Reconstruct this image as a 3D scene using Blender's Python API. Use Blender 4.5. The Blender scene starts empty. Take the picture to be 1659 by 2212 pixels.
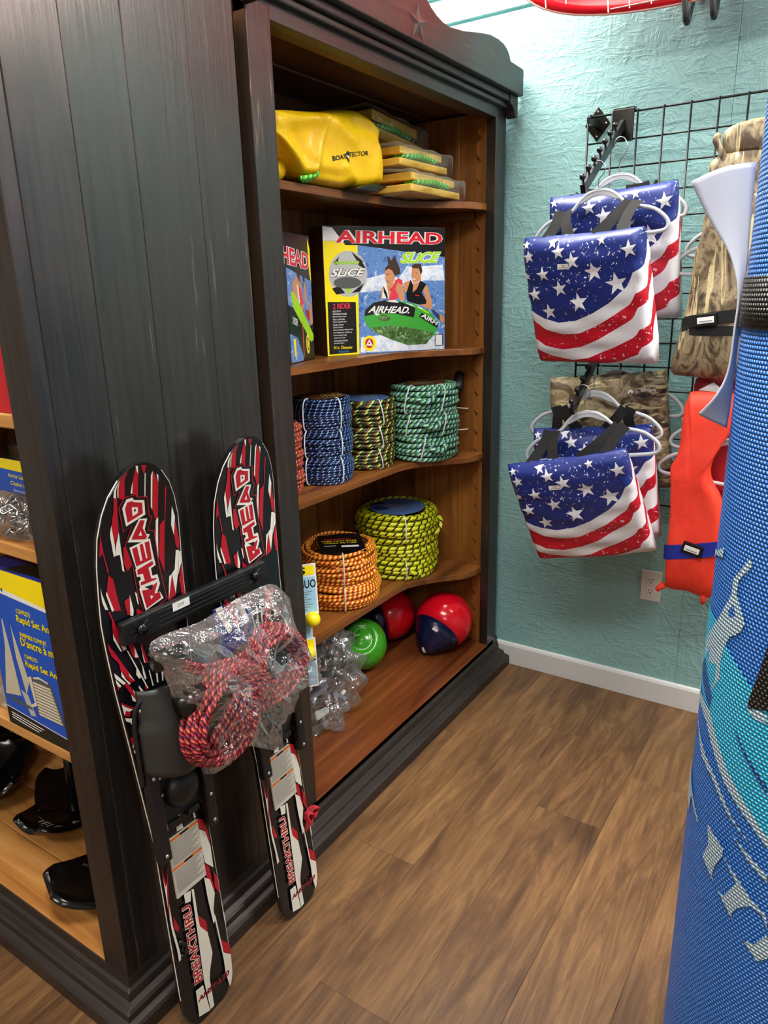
import bpy, math, random
from mathutils import Vector, Matrix
from mathutils.geometry import tessellate_polygon
R=random.Random(7); PI=math.pi
scn=bpy.context.scene; COL=scn.collection

LAMPS=((-.5,.32,80),(-2.3,-.8,46),(-.6,-2.1,75),(-4.3,.6,42),(-4.3,-2.4,28)); EXPO=0.4

# ------------------------------------------------------------------ camera
cam=bpy.data.cameras.new('camera'); camo=bpy.data.objects.new('camera',cam); COL.objects.link(camo)
cam.sensor_fit='VERTICAL'; cam.sensor_height=24.0; cam.lens=1568.12/2212*24.0; cam.clip_start=.02; cam.clip_end=60
_ya,_pi,_ro=math.radians(56.3311),math.radians(-16.5554),math.radians(-1.4313)
_f=Vector((math.sin(_ya)*math.cos(_pi),math.cos(_ya)*math.cos(_pi),math.sin(_pi)))
_r=Vector((math.cos(_ya),-math.sin(_ya),0)); _u=_r.cross(_f)
_r2=_r*math.cos(_ro)+_u*math.sin(_ro); _u2=_u*math.cos(_ro)-_r*math.sin(_ro)
_m=Matrix((_r2,_u2,-_f)).transposed().to_4x4(); _m.translation=Vector((-2.5519,-1.1394,1.478)); camo.matrix_world=_m
scn.camera=camo

# ------------------------------------------------------------------ world, ceiling lamps, exposure
wd=bpy.data.worlds.new('world'); scn.world=wd; wd.use_nodes=True
wd.node_tree.nodes['Background'].inputs[0].default_value=(.95,.97,1,1); wd.node_tree.nodes['Background'].inputs[1].default_value=.05
def lamp(x,y,e,sx=.55,sy=1.15,z=2.98,col=(1,.96,.9)):
    l=bpy.data.lights.new('ceiling_lamp','AREA'); l.shape='RECTANGLE'; l.size=sx; l.size_y=sy; l.energy=e; l.color=col
    o=bpy.data.objects.new('ceiling_lamp',l); COL.objects.link(o); o.location=(x,y,z)
for x,y,e in LAMPS: lamp(x,y,e)
vs=scn.view_settings; vs.view_transform='Standard'; vs.look='None'; vs.gamma=1; vs.use_curve_mapping=False; vs.exposure=EXPO
scn.display_settings.display_device='sRGB'
cy=scn.cycles; cy.max_bounces=5; cy.diffuse_bounces=3; cy.glossy_bounces=2; cy.transmission_bounces=3; cy.transparent_max_bounces=12; cy.use_adaptive_sampling=True; cy.adaptive_threshold=.08; cy.adaptive_min_samples=14; cy.use_light_tree=False; cy.use_denoising=True
cy.caustics_reflective=False; cy.caustics_refractive=False; cy.sample_clamp_indirect=8

# ------------------------------------------------------------------ helpers: colour and materials
def C(h):
    h=h.lstrip('#'); o=[]
    for i in (0,2,4):
        c=int(h[i:i+2],16)/255; o.append(c/12.92 if c<=.04045 else ((c+.055)/1.055)**2.4)
    return (*o,1)
MATS={}
class NT:
    def __init__(s,name):
        s.m=bpy.data.materials.new(name); s.m.use_nodes=True; s.t=s.m.node_tree; s.b=s.t.nodes['Principled BSDF']; MATS[name]=s.m
    def n(s,t,**k):
        o=s.t.nodes.new(t)
        for a,b in k.items(): setattr(o,a,b)
        return o
    def l(s,a,b): s.t.links.new(a,b)
    def ramp(s,fac,stops,const=False):
        r=s.n('ShaderNodeValToRGB'); e=r.color_ramp
        if const: e.interpolation='CONSTANT'
        while len(e.elements)<len(stops): e.elements.new(.5)
        for q,(p,c) in zip(e.elements,stops): q.position=p; q.color=c if isinstance(c,tuple) else C(c)
        s.l(fac,r.inputs[0]); return r.outputs[0]
    def math(s,op,a,b=None,c=None):
        m=s.n('ShaderNodeMath',operation=op)
        for i,v in enumerate((a,b,c)):
            if v is None: continue
            if isinstance(v,(int,float)): m.inputs[i].default_value=v
            else: s.l(v,m.inputs[i])
        return m.outputs[0]
    def coord(s,scale=(1,1,1),kind='Object',rnd=True):
        tc=s.n('ShaderNodeTexCoord'); mp=s.n('ShaderNodeMapping'); mp.inputs['Scale'].default_value=scale
        if rnd:
            oi=s.n('ShaderNodeObjectInfo'); va=s.n('ShaderNodeVectorMath',operation='ADD'); mu=s.n('ShaderNodeMath',operation='MULTIPLY'); mu.inputs[1].default_value=37.
            s.l(oi.outputs['Random'],mu.inputs[0]); s.l(tc.outputs[kind],va.inputs[0]); s.l(mu.outputs[0],va.inputs[1]); s.l(va.outputs[0],mp.inputs[0])
        else: s.l(tc.outputs[kind],mp.inputs[0])
        return mp.outputs[0]
    def noise(s,vec,scale=5,detail=4,rough=.5,dist=0):
        n=s.n('ShaderNodeTexNoise'); n.inputs['Scale'].default_value=scale; n.inputs['Detail'].default_value=detail; n.inputs['Roughness'].default_value=rough; n.inputs['Distortion'].default_value=dist
        s.l(vec,n.inputs['Vector']); return n.outputs['Fac']
    def mix(s,fac,a,b):
        m=s.n('ShaderNodeMix',data_type='RGBA')
        for v,i in ((fac,m.inputs[0]),(a,m.inputs[6]),(b,m.inputs[7])):
            if isinstance(v,(int,float)): i.default_value=v
            elif isinstance(v,str): i.default_value=C(v)
            elif isinstance(v,tuple): i.default_value=v
            else: s.l(v,i)
        return m.outputs[2]
    def bump(s,h,st=.3,d=.01):
        b=s.n('ShaderNodeBump'); b.inputs['Strength'].default_value=st; b.inputs['Distance'].default_value=d; s.l(h,b.inputs['Height']); s.l(b.outputs[0],s.b.inputs['Normal'])
    def col(s,c): s.l(c,s.b.inputs['Base Color'])
def mat(name,h,rough=.5,metal=0,spec=.5,sub=0,alpha=1):
    if name in MATS: return MATS[name]
    t=NT(name); b=t.b; b.inputs['Base Color'].default_value=C(h); b.inputs['Roughness'].default_value=rough; b.inputs['Metallic'].default_value=metal; b.inputs['Specular IOR Level'].default_value=spec
    return t.m
def wood(name,c1,c2,c3,ax,rough=.45,sc=1.,bst=.15):
    t=NT(name); s=[24*sc]*3; s['xyz'.index(ax)]=1.3*sc
    v=t.coord(tuple(s)); n=t.noise(v,1.,4,.62,.6); n2=t.noise(t.coord(tuple(q*.13 for q in s)),1.,2)
    k=t.math('ADD',t.math('MULTIPLY',n,.65),t.math('MULTIPLY',n2,.35))
    oi=t.n('ShaderNodeObjectInfo'); k=t.math('ADD',k,t.math('MULTIPLY',t.math('SUBTRACT',oi.outputs['Random'],.5),.12))
    t.col(t.ramp(k,[(.32,c1),(.5,c2),(.68,c3)])); t.b.inputs['Roughness'].default_value=rough; t.bump(n,bst,.004); return t.m
def blackpaint(name,ax,fleck=.70,ro=0.):
    t=NT(name); s=[70]*3; s['xyz'.index(ax)]=3.
    v=t.coord(tuple(s)); n=t.noise(v,1.,3,.6,.3); big=t.noise(t.coord((3,3,3)),1.5,2)
    f=t.math('MULTIPLY',t.ramp(n,[(fleck,(0,0,0,1)),(fleck+.05,(1,1,1,1))]),t.ramp(big,[(.5,(0,0,0,1)),(.62,(1,1,1,1))]))
    base=t.mix(t.ramp(n,[(.35,(0,0,0,1)),(.65,(1,1,1,1))]),'#1a1917','#282624')
    t.col(t.mix(f,base,'#7d6a55')); t.l(t.ramp(big,[(.3,(.24+ro,)*3+(1,)),(.7,(.38+ro,)*3+(1,))]),t.b.inputs['Roughness']); t.b.inputs['Specular IOR Level'].default_value=.8; t.b.inputs['Specular Tint'].default_value=(1,.78,.75,1); t.bump(n,.2,.003); return t.m
def film(name,tint='#dfe3e6',base=.05,edge=.55,sc=30,st=.7,mk=.4):
    t=NT(name); nt=t.t; nt.nodes.remove(t.b); out=nt.nodes['Material Output']
    tr=t.n('ShaderNodeBsdfTransparent'); tr.inputs[0].default_value=(.96,.96,.96,1); gl=t.n('ShaderNodeBsdfGlossy'); gl.inputs['Color'].default_value=C(tint); gl.inputs['Roughness'].default_value=.12
    bp=t.n('ShaderNodeBump'); bp.inputs['Strength'].default_value=st; bp.inputs['Distance'].default_value=.01; t.l(t.noise(t.coord(),sc,3,.6,.8),bp.inputs['Height'])
    t.l(bp.outputs[0],gl.inputs['Normal']); lw=t.n('ShaderNodeLayerWeight'); lw.inputs[0].default_value=.35; t.l(bp.outputs[0],lw.inputs['Normal'])
    fac=t.math('ADD',t.math('MULTIPLY',lw.outputs['Fresnel'],edge),base); df=t.n('ShaderNodeBsdfDiffuse'); df.inputs[0].default_value=C('#f2f4f6'); tl=t.n('ShaderNodeBsdfTranslucent'); tl.inputs[0].default_value=C('#f2f4f6'); m0=t.n('ShaderNodeMixShader'); m0.inputs[0].default_value=.5; t.l(df.outputs[0],m0.inputs[1]); t.l(tl.outputs[0],m0.inputs[2]); m1=t.n('ShaderNodeMixShader'); m1.inputs[0].default_value=mk; t.l(gl.outputs[0],m1.inputs[1]); t.l(m0.outputs[0],m1.inputs[2]); mx=t.n('ShaderNodeMixShader'); t.l(fac,mx.inputs[0]); t.l(tr.outputs[0],mx.inputs[1]); t.l(m1.outputs[0],mx.inputs[2]); t.l(mx.outputs[0],out.inputs[0]); return t.m
def rope(name,cols,pitch,rough=.4):
    # braid colours by position along the rope (UV x in metres) and around it (UV y)
    t=NT(name); tc=t.n('ShaderNodeUVMap'); sx=t.n('ShaderNodeSeparateXYZ'); t.l(tc.outputs[0],sx.inputs[0])
    a=t.math('FRACT',t.math('ADD',t.math('MULTIPLY',sx.outputs[0],1/pitch),sx.outputs[1])); n=len(cols)
    c1=t.ramp(a,[(i/n,c) for i,c in enumerate(cols)],True)
    b=t.math('FRACT',t.math('SUBTRACT',t.math('MULTIPLY',sx.outputs[0],1/pitch),sx.outputs[1]))
    h=t.math('ABSOLUTE',t.math('SUBTRACT',t.math('FRACT',t.math('MULTIPLY',a,n)),.5)); h2=t.math('ABSOLUTE',t.math('SUBTRACT',t.math('FRACT',t.math('MULTIPLY',b,n)),.5))
    t.col(c1); t.b.inputs['Roughness'].default_value=rough; t.bump(t.math('SUBTRACT',1,t.math('MULTIPLY',h,h2)),.5,.003); return t.m

wood('shelf_wood_x','#4a2812','#7d4a22','#a1662f','x',.35); wood('shelf_wood_y','#4a2812','#7d4a22','#a1662f','y',.35); wood('board_wood','#5b3213','#8a5423','#ae7434','z',.4)
wood('deck_wood','#46200f','#6f3a1c','#8f5529','x',.3); wood('light_wood_y','#9a5f2c','#c58a4a','#dca566','y',.35); wood('light_wood_z','#8d5527','#b87d40','#d39c5e','z',.4)
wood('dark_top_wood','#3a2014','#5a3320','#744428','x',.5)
blackpaint('black_paint_z','z',.63); blackpaint('black_paint_x','x',.66,.16); blackpaint('black_paint_y','y',.64,.16)
def floormat():
    t=NT('plank_vinyl'); v=t.coord((1.1,9,9)); n=t.noise(v,1.8,5,.7,2.6); n2=t.noise(t.coord((.9,3.5,3.5)),1.6,2,.55,1.); fine=t.noise(t.coord((9,190,190)),1.,2,.6,.4)
    k=t.math('ADD',t.math('MULTIPLY',n,.5),t.math('ADD',t.math('MULTIPLY',n2,.38),t.math('MULTIPLY',fine,.12))); oi=t.n('ShaderNodeObjectInfo')
    k=t.math('ADD',k,t.math('MULTIPLY',t.math('SUBTRACT',oi.outputs['Random'],.5),.045))
    t.col(t.ramp(k,[(.33,'#3d2919'),(.47,'#61442b'),(.57,'#7a5938'),(.70,'#977048')])); t.b.inputs['Roughness'].default_value=.42; t.bump(t.math('ADD',n,fine),.12,.002); return t.m
floormat()
def wallmat():
    t=NT('teal_wall_paint'); v=t.coord((1,1,1),'Object',False)
    mp=t.n('ShaderNodeMapping'); mp.inputs['Scale'].default_value=(1,1,.55); mp.inputs['Rotation'].default_value=(.8,0,0); t.l(v,mp.inputs[0]); 
    nz=t.noise(mp.outputs[0],17,4,.66,2.2); n3=t.noise(v,70,1,.6,.5); n4=t.noise(v,3,1)
    mp2=t.n('ShaderNodeMapping'); mp2.inputs['Scale'].default_value=(1,.35,1.6); mp2.inputs['Rotation'].default_value=(-.7,0,0); t.l(v,mp2.inputs[0]); nz2=t.noise(mp2.outputs[0],24,2,.6,1.6)
    h=t.math('ADD',t.math('ADD',t.ramp(nz,[(.42,(0,0,0,1)),(.62,(1,1,1,1))]),t.math('MULTIPLY',t.ramp(nz2,[(.5,(0,0,0,1)),(.66,(1,1,1,1))]),.7)),t.math('MULTIPLY',n3,.5))
    t.col(t.ramp(n4,[(.3,'#86b3b4'),(.7,'#90bdbc')])); t.b.inputs['Roughness'].default_value=.38; t.bump(h,.28,.006); return t.m
wallmat()
def flagmat(name,h,amt):
    t=NT(name); v=t.coord((1,1,1),'Object',False); n=t.noise(v,95,3,.6,.2); big=t.noise(v,9,3)
    mp=t.n('ShaderNodeMapping'); mp.inputs['Scale'].default_value=(60,60,10); mp.inputs['Rotation'].default_value=(0,.5,0); t.l(v,mp.inputs[0]); sc=t.noise(mp.outputs[0],1.2,3,.6,1.5)
    f=t.math('MULTIPLY',t.ramp(n,[(.64,(0,0,0,1)),(.66,(1,1,1,1))]),t.ramp(big,[(.38,(0,0,0,1)),(.52,(1,1,1,1))]))
    g=t.math('MULTIPLY',t.ramp(sc,[(.66,(0,0,0,1)),(.68,(1,1,1,1))]),t.ramp(big,[(.55,(0,0,0,1)),(.62,(1,1,1,1))]))
    t.col(t.mix(t.math('MULTIPLY',t.math('MAXIMUM',f,g),amt),h,'#e9ebf0')); t.b.inputs['Roughness'].default_value=.42; t.bump(t.noise(v,14,2),.12,.01); return t.m
flagmat('flag_blue','#1b2d78',1.); flagmat('flag_red','#c3122a',.8); mat('flag_white','#e8e8ec',.45)
def camomat():
    t=NT('camo_cloth'); v=t.coord((1,1,1),'Object',False)
    mp=t.n('ShaderNodeMapping'); mp.inputs['Rotation'].default_value=(.5,0,0); mp.inputs['Scale'].default_value=(1,1.6,.7); t.l(v,mp.inputs[0]); n=t.noise(mp.outputs[0],11,5,.6,1.2)
    mp2=t.n('ShaderNodeMapping'); mp2.inputs['Rotation'].default_value=(-.65,0,0); mp2.inputs['Scale'].default_value=(1,4.0,.45); t.l(v,mp2.inputs[0]); n2=t.noise(mp2.outputs[0],9,2,.5,.5); n3=t.noise(v,60,3,.7)
    base=t.ramp(n,[(.34,'#2a2219'),(.43,'#6b5a40'),(.5,'#a59472'),(.56,'#8a7a5e'),(.64,'#4a3926')]); st=t.ramp(n2,[(.56,(0,0,0,1)),(.58,(1,1,1,1)),(.62,(1,1,1,1)),(.63,(0,0,0,1))])
    c=t.mix(st,base,'#cdbd8c'); t.col(t.mix(t.math('MULTIPLY',t.ramp(n3,[(.58,(0,0,0,1)),(.66,(1,1,1,1))]),.6),c,'#2a2219')); t.b.inputs['Roughness'].default_value=.6; t.bump(n,.3,.01); return t.m
camomat()
def noisy(name,stops,scale,rough=.35,bs=0,dist=1.,detail=5):
    t=NT(name); v=t.coord((1,1,1),'Object',False); n=t.noise(v,scale,detail,.65,dist); t.col(t.ramp(n,stops)); t.b.inputs['Roughness'].default_value=rough
    if bs: t.bump(n,bs,.01)
    return t.m
noisy('print_water',[(.36,'#2f5fae'),(.48,'#6d97cf'),(.56,'#4a78c0'),(.66,'#cfdcef')],45,.3); noisy('print_splash',[(.3,'#9db6dd'),(.5,'#dfe7f4'),(.7,'#f4f6fa')],40,.3); noisy('print_tubedark',[(.35,'#26401f'),(.55,'#4f7a3a'),(.68,'#b6c9a8')],60,.3)
noisy('bag_yellow',[(.3,'#f0bd00'),(.7,'#ffd20a')],8,.45,.25); noisy('foam_yellow',[(.3,'#f0bb3a'),(.7,'#ffd566')],12,.55); noisy('vest_orange',[(.3,'#f2341f'),(.7,'#ff4a30')],7,.6,.2); noisy('cord_red',[(.4,'#8e1522'),(.6,'#d22c3a')],120,.5,.4)
for nm,h,r in (('print_white','#ececea',.3),('print_yellow','#ffe814',.3),('print_black','#0d0d10',.28),('print_blackp','#17181a',.3),('print_lime','#a6df1c',.3),('print_silver','#b9bcbb',.3),('print_darkgrey','#55595a',.3),('print_hairb','#3b2415',.4),('print_skin','#cf8f62',.4),('print_coral','#e0364c',.4),('print_red','#e0182d',.28),('print_red2','#b3243a',.3),('print_navy','#2a4068',.4),('print_tubegreen','#3fa53a',.3),('print_orange','#e0701e',.35),('print_blue','#1f49b8',.3),('print_cyan','#2f8fe0',.3),('ski_red','#b5162a',.22),('ski_white','#e6e2d6',.22),('ski_black','#101014',.2),('paper_label','#cfc9bd',.5),('label_ink','#8b8780',.6),('white_plastic','#e4e5e8',.35),('zip_tie','#e6eaee',.3),('hanger_grey','#b9bcc2',.4),('strap_black','#0d0d0e',.85),('rubber_black','#131315',.42),('gloss_black','#0b0b0c',.2),('buoy_red','#e30f24',.16),('buoy_green','#3c9a22',.18),('buoy_navy','#12143c',.25),('card_blue','#9fd2ee',.35),('card_header_blue','#5476ae',.35),('card_brown','#5c3b22',.35),('card_grey_blue','#5b6f92',.4),('ball_yellow','#ffe41a',.3),('carton_brown','#46301f',.45),('carton_blue','#1c55c4',.3),('carton_navy','#1c2c78',.3),('carton_black','#1d2018',.35),('carton_yellow','#ffe60c',.3),('carton_red','#c11524',.35),('beige','#c9c2ac',.4),('cream_rope','#d9cfb8',.5),('belt_blue','#1f2f9a',.5),('mat_edge_black','#17181a',.5),('mat_back_white','#b7bdcd',.4),('boot_grey','#2c2c2b',.42),('board_red','#d81d2a',.12),('board_line','#f0b9b0',.2),('outlet_white','#d9d7d0',.3),('trim_white','#dcdedd',.4),('slot_dark','#2a2622',.6),('ceiling_white','#e9e9e6',.8),('purple_grey','#8f93a3',.5),('dark_bag','#0e0f10',.25),('plain_wall','#a39d92',.6),('red_cloth','#a8141e',.5)): mat(nm,h,r)
mat('steel','#c8c8c8',.25,1); mat('screw_steel','#d8d8d8',.3,1); mat('chain_steel','#c4c6c8',.22,1); mat('gunmetal','#3a3936',.22,1); mat('hook_steel','#b8bcc0',.25,1)
mat('hook_black','#0d0d0e',.3); mat('wire_black','#0b0c0d',.35); mat('rack_black','#1c1d1f',.5)
film('clear_film','#ffffff',.05,.36,34,.9,.25); film('clear_film_bright','#ffffff',.10,.5,24,.8)
rope('rope_blue',['#0a1040','#101c60','#0c1450','#0a1244','#0e1a5a','#8fd0f4'],.018); rope('rope_mixed',['#15120f','#9a1826','#1c7a30','#f0e070','#15120f','#1c6a2c'],.036); rope('rope_green',['#2aa860','#b4e69a','#3a2f78','#49b98e','#d2f3ca','#3a3080'],.036)
rope('rope_orange',['#b32a14','#c8401a','#f7cf4a','#f2b53a'],.017); rope('rope_yellow',['#dfe21c','#cdd414','#15160e','#e6e93a'],.03); rope('rope_red',['#5e0f1c','#b62c3c','#1e1638','#8e2030','#dd6e5c'],.02); rope('rope_lime',['#3fbf2a','#9be860','#2f9a20'],.016); rope('rope_redyellow',['#c21a1f','#e8b62c','#2a2a70','#d8404a'],.02)
def matweave(name,h,hi):
    t=NT(name); tc=t.n('ShaderNodeUVMap'); sx=t.n('ShaderNodeSeparateXYZ'); t.l(tc.outputs[0],sx.inputs[0])
    row=t.math('MULTIPLY',sx.outputs[1],1/.0062); r=t.math('FLOOR',row); u=t.math('ADD',t.math('MULTIPLY',sx.outputs[0],1/.0068),t.math('MULTIPLY',t.math('MODULO',r,2.),.5))
    a=t.math('SINE',t.math('MULTIPLY',t.math('FRACT',u),PI)); b=t.math('SINE',t.math('MULTIPLY',t.math('FRACT',row),PI)); hgt=t.math('MULTIPLY',a,b)
    t.col(t.mix(t.ramp(hgt,[(.55,(0,0,0,1)),(.95,(1,1,1,1))]),h,hi)); t.b.inputs['Roughness'].default_value=.32; t.bump(hgt,.9,.004); return t.m
matweave('mat_blue','#1668d0','#62aaf0'); matweave('mat_pale','#a4c4da','#cfe4f0'); matweave('mat_aqua','#1cb2e6','#78dcf4'); matweave('mat_dblue','#114f9e','#3f83c4'); matweave('mat_black','#0e0e10','#2a2a2c'); matweave('mat_strap','#1b1a19','#4c4a46')

# ------------------------------------------------------------------ helpers: meshes and objects
WM={}
def tag(o,label=None,cat=None,group=None,kind=None):
    for k,v in (('label',label),('category',cat),('group',group),('kind',kind)):
        if v: o[k]=v
    return o
def thing(name,label,cat,loc,group=None,M=None,kind=None):
    o=bpy.data.objects.new(name,None); COL.objects.link(o); o.empty_display_size=.05
    m=(M.copy() if M is not None else Matrix.Identity(4))
    if M is None: m.translation=Vector(loc)
    o.matrix_world=m; WM[o.name]=m; return tag(o,label,cat,group,kind)
class MB:
    def __init__(s,M=None): s.v=[];s.f=[];s.m=[];s.uv=[];s.M=M
    def add(s,vs,fs,mi=0,uv=None):
        o=len(s.v); s.v+=[(s.M@Vector(p)) if s.M is not None else Vector(p) for p in vs]
        for k,f in enumerate(fs): s.f.append([o+i for i in f]); s.m.append(mi); s.uv.append(uv[k] if uv else None)
        return s
    def box(s,lo,hi,mi=0):
        (a,b,c),(d,e,f)=lo,hi
        return s.add([(a,b,c),(d,b,c),(d,e,c),(a,e,c),(a,b,f),(d,b,f),(d,e,f),(a,e,f)],[(3,2,1,0),(4,5,6,7),(0,1,5,4),(1,2,6,5),(2,3,7,6),(3,0,4,7)],mi)
    def prism(s,pts,fn,d0,d1,mi=0):
        n=len(pts); vs=[fn(a,b,d0) for a,b in pts]+[fn(a,b,d1) for a,b in pts]
        tri=tessellate_polygon([[Vector((a,b,0)) for a,b in pts]])
        return s.add(vs,[tuple(t) for t in tri]+[(t[2]+n,t[1]+n,t[0]+n) for t in tri]+[(i,i+n,(i+1)%n+n,(i+1)%n) for i in range(n)],mi)
    def tube(s,path,r,sides=8,closed=False,mi=0,flat=None,cap=True):
        P=[Vector(p) for p in path]; n=len(P); vs=[];fs=[];uvs=[];L=0;up=None;us=[0.]
        for i in range(n):
            a=P[(i-1)%n] if (closed or i>0) else P[i]; b=P[(i+1)%n] if (closed or i<n-1) else P[i]; t=(b-a)
            t=t.normalized() if t.length>1e-9 else Vector((0,0,1))
            if up is None: up=Vector((0,0,1)) if abs(t.z)<.9 else Vector((1,0,0))
            x=up.cross(t)
            if x.length<1e-6: x=Vector((0,1,0)).cross(t)
            x.normalize(); y=t.cross(x).normalized(); up=y
            rr=r[i] if isinstance(r,(list,tuple)) else r; fx,fy=flat or (1,1)
            for k in range(sides): th=2*PI*k/sides; vs.append(P[i]+x*math.cos(th)*rr*fx+y*math.sin(th)*rr*fy)
            us.append(us[-1]+(P[(i+1)%n]-P[i]).length)
        for i in range(n if closed else n-1):
            j=(i+1)%n
            for k in range(sides):
                q=(k+1)%sides; fs.append((i*sides+k,i*sides+q,j*sides+q,j*sides+k)); uvs.append(((us[i],k/sides),(us[i],(k+1)/sides),(us[i+1],(k+1)/sides),(us[i+1],k/sides)))
        if not closed and cap:
            fs+=[tuple(range(sides))[::-1],tuple((n-1)*sides+k for k in range(sides))]; uvs+=[None,None]
        return s.add(vs,fs,mi,uvs)
    def lathe(s,prof,c=(0,0,0),n=24,mi=0,axis=None):
        # prof: (r,h) list; axis: Matrix rotating +z
        A=axis or Matrix.Identity(3); c=Vector(c); vs=[];fs=[];m=len(prof)
        for r,h in prof:
            for k in range(n): th=2*PI*k/n; vs.append(c+A@Vector((r*math.cos(th),r*math.sin(th),h)))
        for i in range(m-1):
            for k in range(n): q=(k+1)%n; fs.append((i*n+k,i*n+q,(i+1)*n+q,(i+1)*n+k))
        if prof[0][0]>1e-5: fs.append(tuple(range(n))[::-1])
        if prof[-1][0]>1e-5: fs.append(tuple((m-1)*n+k for k in range(n)))
        return s.add(vs,fs,mi if isinstance(mi,int) else 0)
    def grid(s,fn,nu,nv,mi=0,uvfn=None,wrap=False):
        vs=[fn(i/nu,j/nv) for j in range(nv+1) for i in range(nu+1)]; w=nu+1; fs=[];uv=[]
        for j in range(nv):
            for i in range(nu):
                fs.append((j*w+i,j*w+i+1,(j+1)*w+i+1,(j+1)*w+i))
                if uvfn: uv.append(tuple(uvfn(a/nu,b/nv) for a,b in ((i,j),(i+1,j),(i+1,j+1),(i,j+1))))
        if callable(mi):
            o=len(s.m); s.add(vs,fs,0,uv or None)
            for j in range(nv):
                for i in range(nu): s.m[o+j*nu+i]=mi((i+.5)/nu,(j+.5)/nv)
            return s
        return s.add(vs,fs,mi,uv or None)
    def build(s,name,mats,parent=None,smooth=False,world=True,bevel=0,solid=0,loc=None,seg=2,sub=0):
        if isinstance(mats,str): mats=[mats]
        W=WM[parent.name] if parent is not None else Matrix.Translation(Vector(loc if loc else (0,0,0)))
        inv=W.inverted() if world else Matrix.Identity(4)
        me=bpy.data.meshes.new(name); me.from_pydata([tuple(inv@p) for p in s.v],[],s.f)
        for m in mats: me.materials.append(MATS[m])
        me.polygons.foreach_set('material_index',s.m)
        if any(u is not None for u in s.uv):
            ul=me.uv_layers.new(name='uv'); k=0
            for f,u in zip(s.f,s.uv):
                for i in range(len(f)): ul.data[k].uv=u[i] if u else (0,0); k+=1
        if smooth: me.polygons.foreach_set('use_smooth',[True]*len(me.polygons))
        me.update(); o=bpy.data.objects.new(name,me); COL.objects.link(o)
        if parent is not None: o.parent=parent; WM[o.name]=W
        else: o.matrix_world=W; WM[o.name]=W
        if solid: d=o.modifiers.new('solid','SOLIDIFY'); d.thickness=solid; d.offset=0
        if bevel: d=o.modifiers.new('bevel','BEVEL'); d.width=bevel; d.segments=seg; d.limit_method='ANGLE'; d.angle_limit=.7
        if sub: d=o.modifiers.new('sub','SUBSURF'); d.levels=sub; d.render_levels=sub
        return o
def bx(name,m,parent,lo,hi,bevel=.002,**k): return MB().box(lo,hi).build(name,m,parent,bevel=bevel,**k)
_txt={}
def textgeo(s,bold=0.,shear=0.):
    key=(s,bold,shear)
    if key in _txt: return _txt[key]
    cu=bpy.data.curves.new('t','FONT'); cu.body=s; cu.size=1; cu.offset=bold; cu.shear=shear; cu.resolution_u=3; cu.fill_mode='FRONT'
    o=bpy.data.objects.new('t',cu); COL.objects.link(o); me=o.to_mesh(); vs=[tuple(v.co[:2]) for v in me.vertices]; fs=[tuple(p.vertices) for p in me.polygons]
    o.to_mesh_clear(); bpy.data.objects.remove(o); bpy.data.curves.remove(cu)
    x0=min(v[0] for v in vs);x1=max(v[0] for v in vs);y0=min(v[1] for v in vs);y1=max(v[1] for v in vs)
    _txt[key]=([((x-x0)/(x1-x0),(y-y0)/(y1-y0)) for x,y in vs],fs); return _txt[key]
def clip(poly,ax,lo,hi):
    def half(P,val,sg):
        out=[]
        for i in range(len(P)):
            a,b=P[i-1],P[i]; da=(a[ax]-val)*sg; db=(b[ax]-val)*sg
            if (da<0)!=(db<0):
                t=da/(da-db); out.append((a[0]+(b[0]-a[0])*t,a[1]+(b[1]-a[1])*t))
            if db>=0: out.append(b)
        return out
    P=half(poly,lo,1); P=half(P,hi,-1) if P else P; return P
class Print(MB):
    # flat print laid on a surface: fn(a,b,lift) -> point
    def __init__(s,fn,mats,lift=.0003,step=.00002,M=None): MB.__init__(s,M); s.fn=fn; s.mats=mats; s.k=lift; s.st=step
    def mi(s,c):
        if c not in s.mats: s.mats.append(c)
        return s.mats.index(c)
    def poly(s,c,pts,band=None,ax=1,uvf=None):
        mi=s.mi(c)
        for t in tessellate_polygon([[Vector((a,b,0)) for a,b in pts]]):
            T=[tuple(pts[i]) for i in t]; S=[T]
            ar=(T[1][0]-T[0][0])*(T[2][1]-T[0][1])-(T[2][0]-T[0][0])*(T[1][1]-T[0][1])
            if ar<0: S=[T[::-1]]
            if band:
                lo=min(p[ax] for p in T); hi=max(p[ax] for p in T); S2=[]; k=math.floor(lo/band)
                while k*band<hi:
                    q=clip(S[0],ax,k*band,(k+1)*band)
                    if len(q)>2: S2.append(q)
                    k+=1
                S=S2
            for q in S: s.add([s.fn(a,b,s.k) for a,b in q],[tuple(range(len(q)))],mi,[[uvf(a,b) for a,b in q]] if uvf else None)
        s.k+=s.st; return s
    def text(s,c,t,p0,p1,p2,bold=.0,shear=0.,edge=None,eb=.04):
        # p0 baseline start, p1 baseline end, p2 top of the start
        ux,uy=p1[0]-p0[0],p1[1]-p0[1]; vx,vy=p2[0]-p0[0],p2[1]-p0[1]
        for col,b in (((edge,bold+eb),) if edge else ())+((c,bold),):
            vs,fs=textgeo(t,b,shear); g=0 if b==bold else eb*.6
            L=max(1,len(t)*.62); ex=g/L
            P=[]
            for x,y in vs:
                x2=-ex+x*(1+2*ex); y2=-g+y*(1+2*g); P.append(s.fn(p0[0]+ux*x2+vx*y2,p0[1]+uy*x2+vy*y2,s.k))
            s.add(P,fs,s.mi(col)); s.k+=s.st
        return s
def _pb(s,*a,**k): return tag(MB.build(s,*a,**k),kind='stuff')
Print.build=_pb
def frame(o,x,y,z):
    m=Matrix((Vector(x),Vector(y),Vector(z))).transposed().to_4x4(); m.translation=Vector(o); return m
def lerp(a,b,t): return a+(b-a)*t
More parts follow.
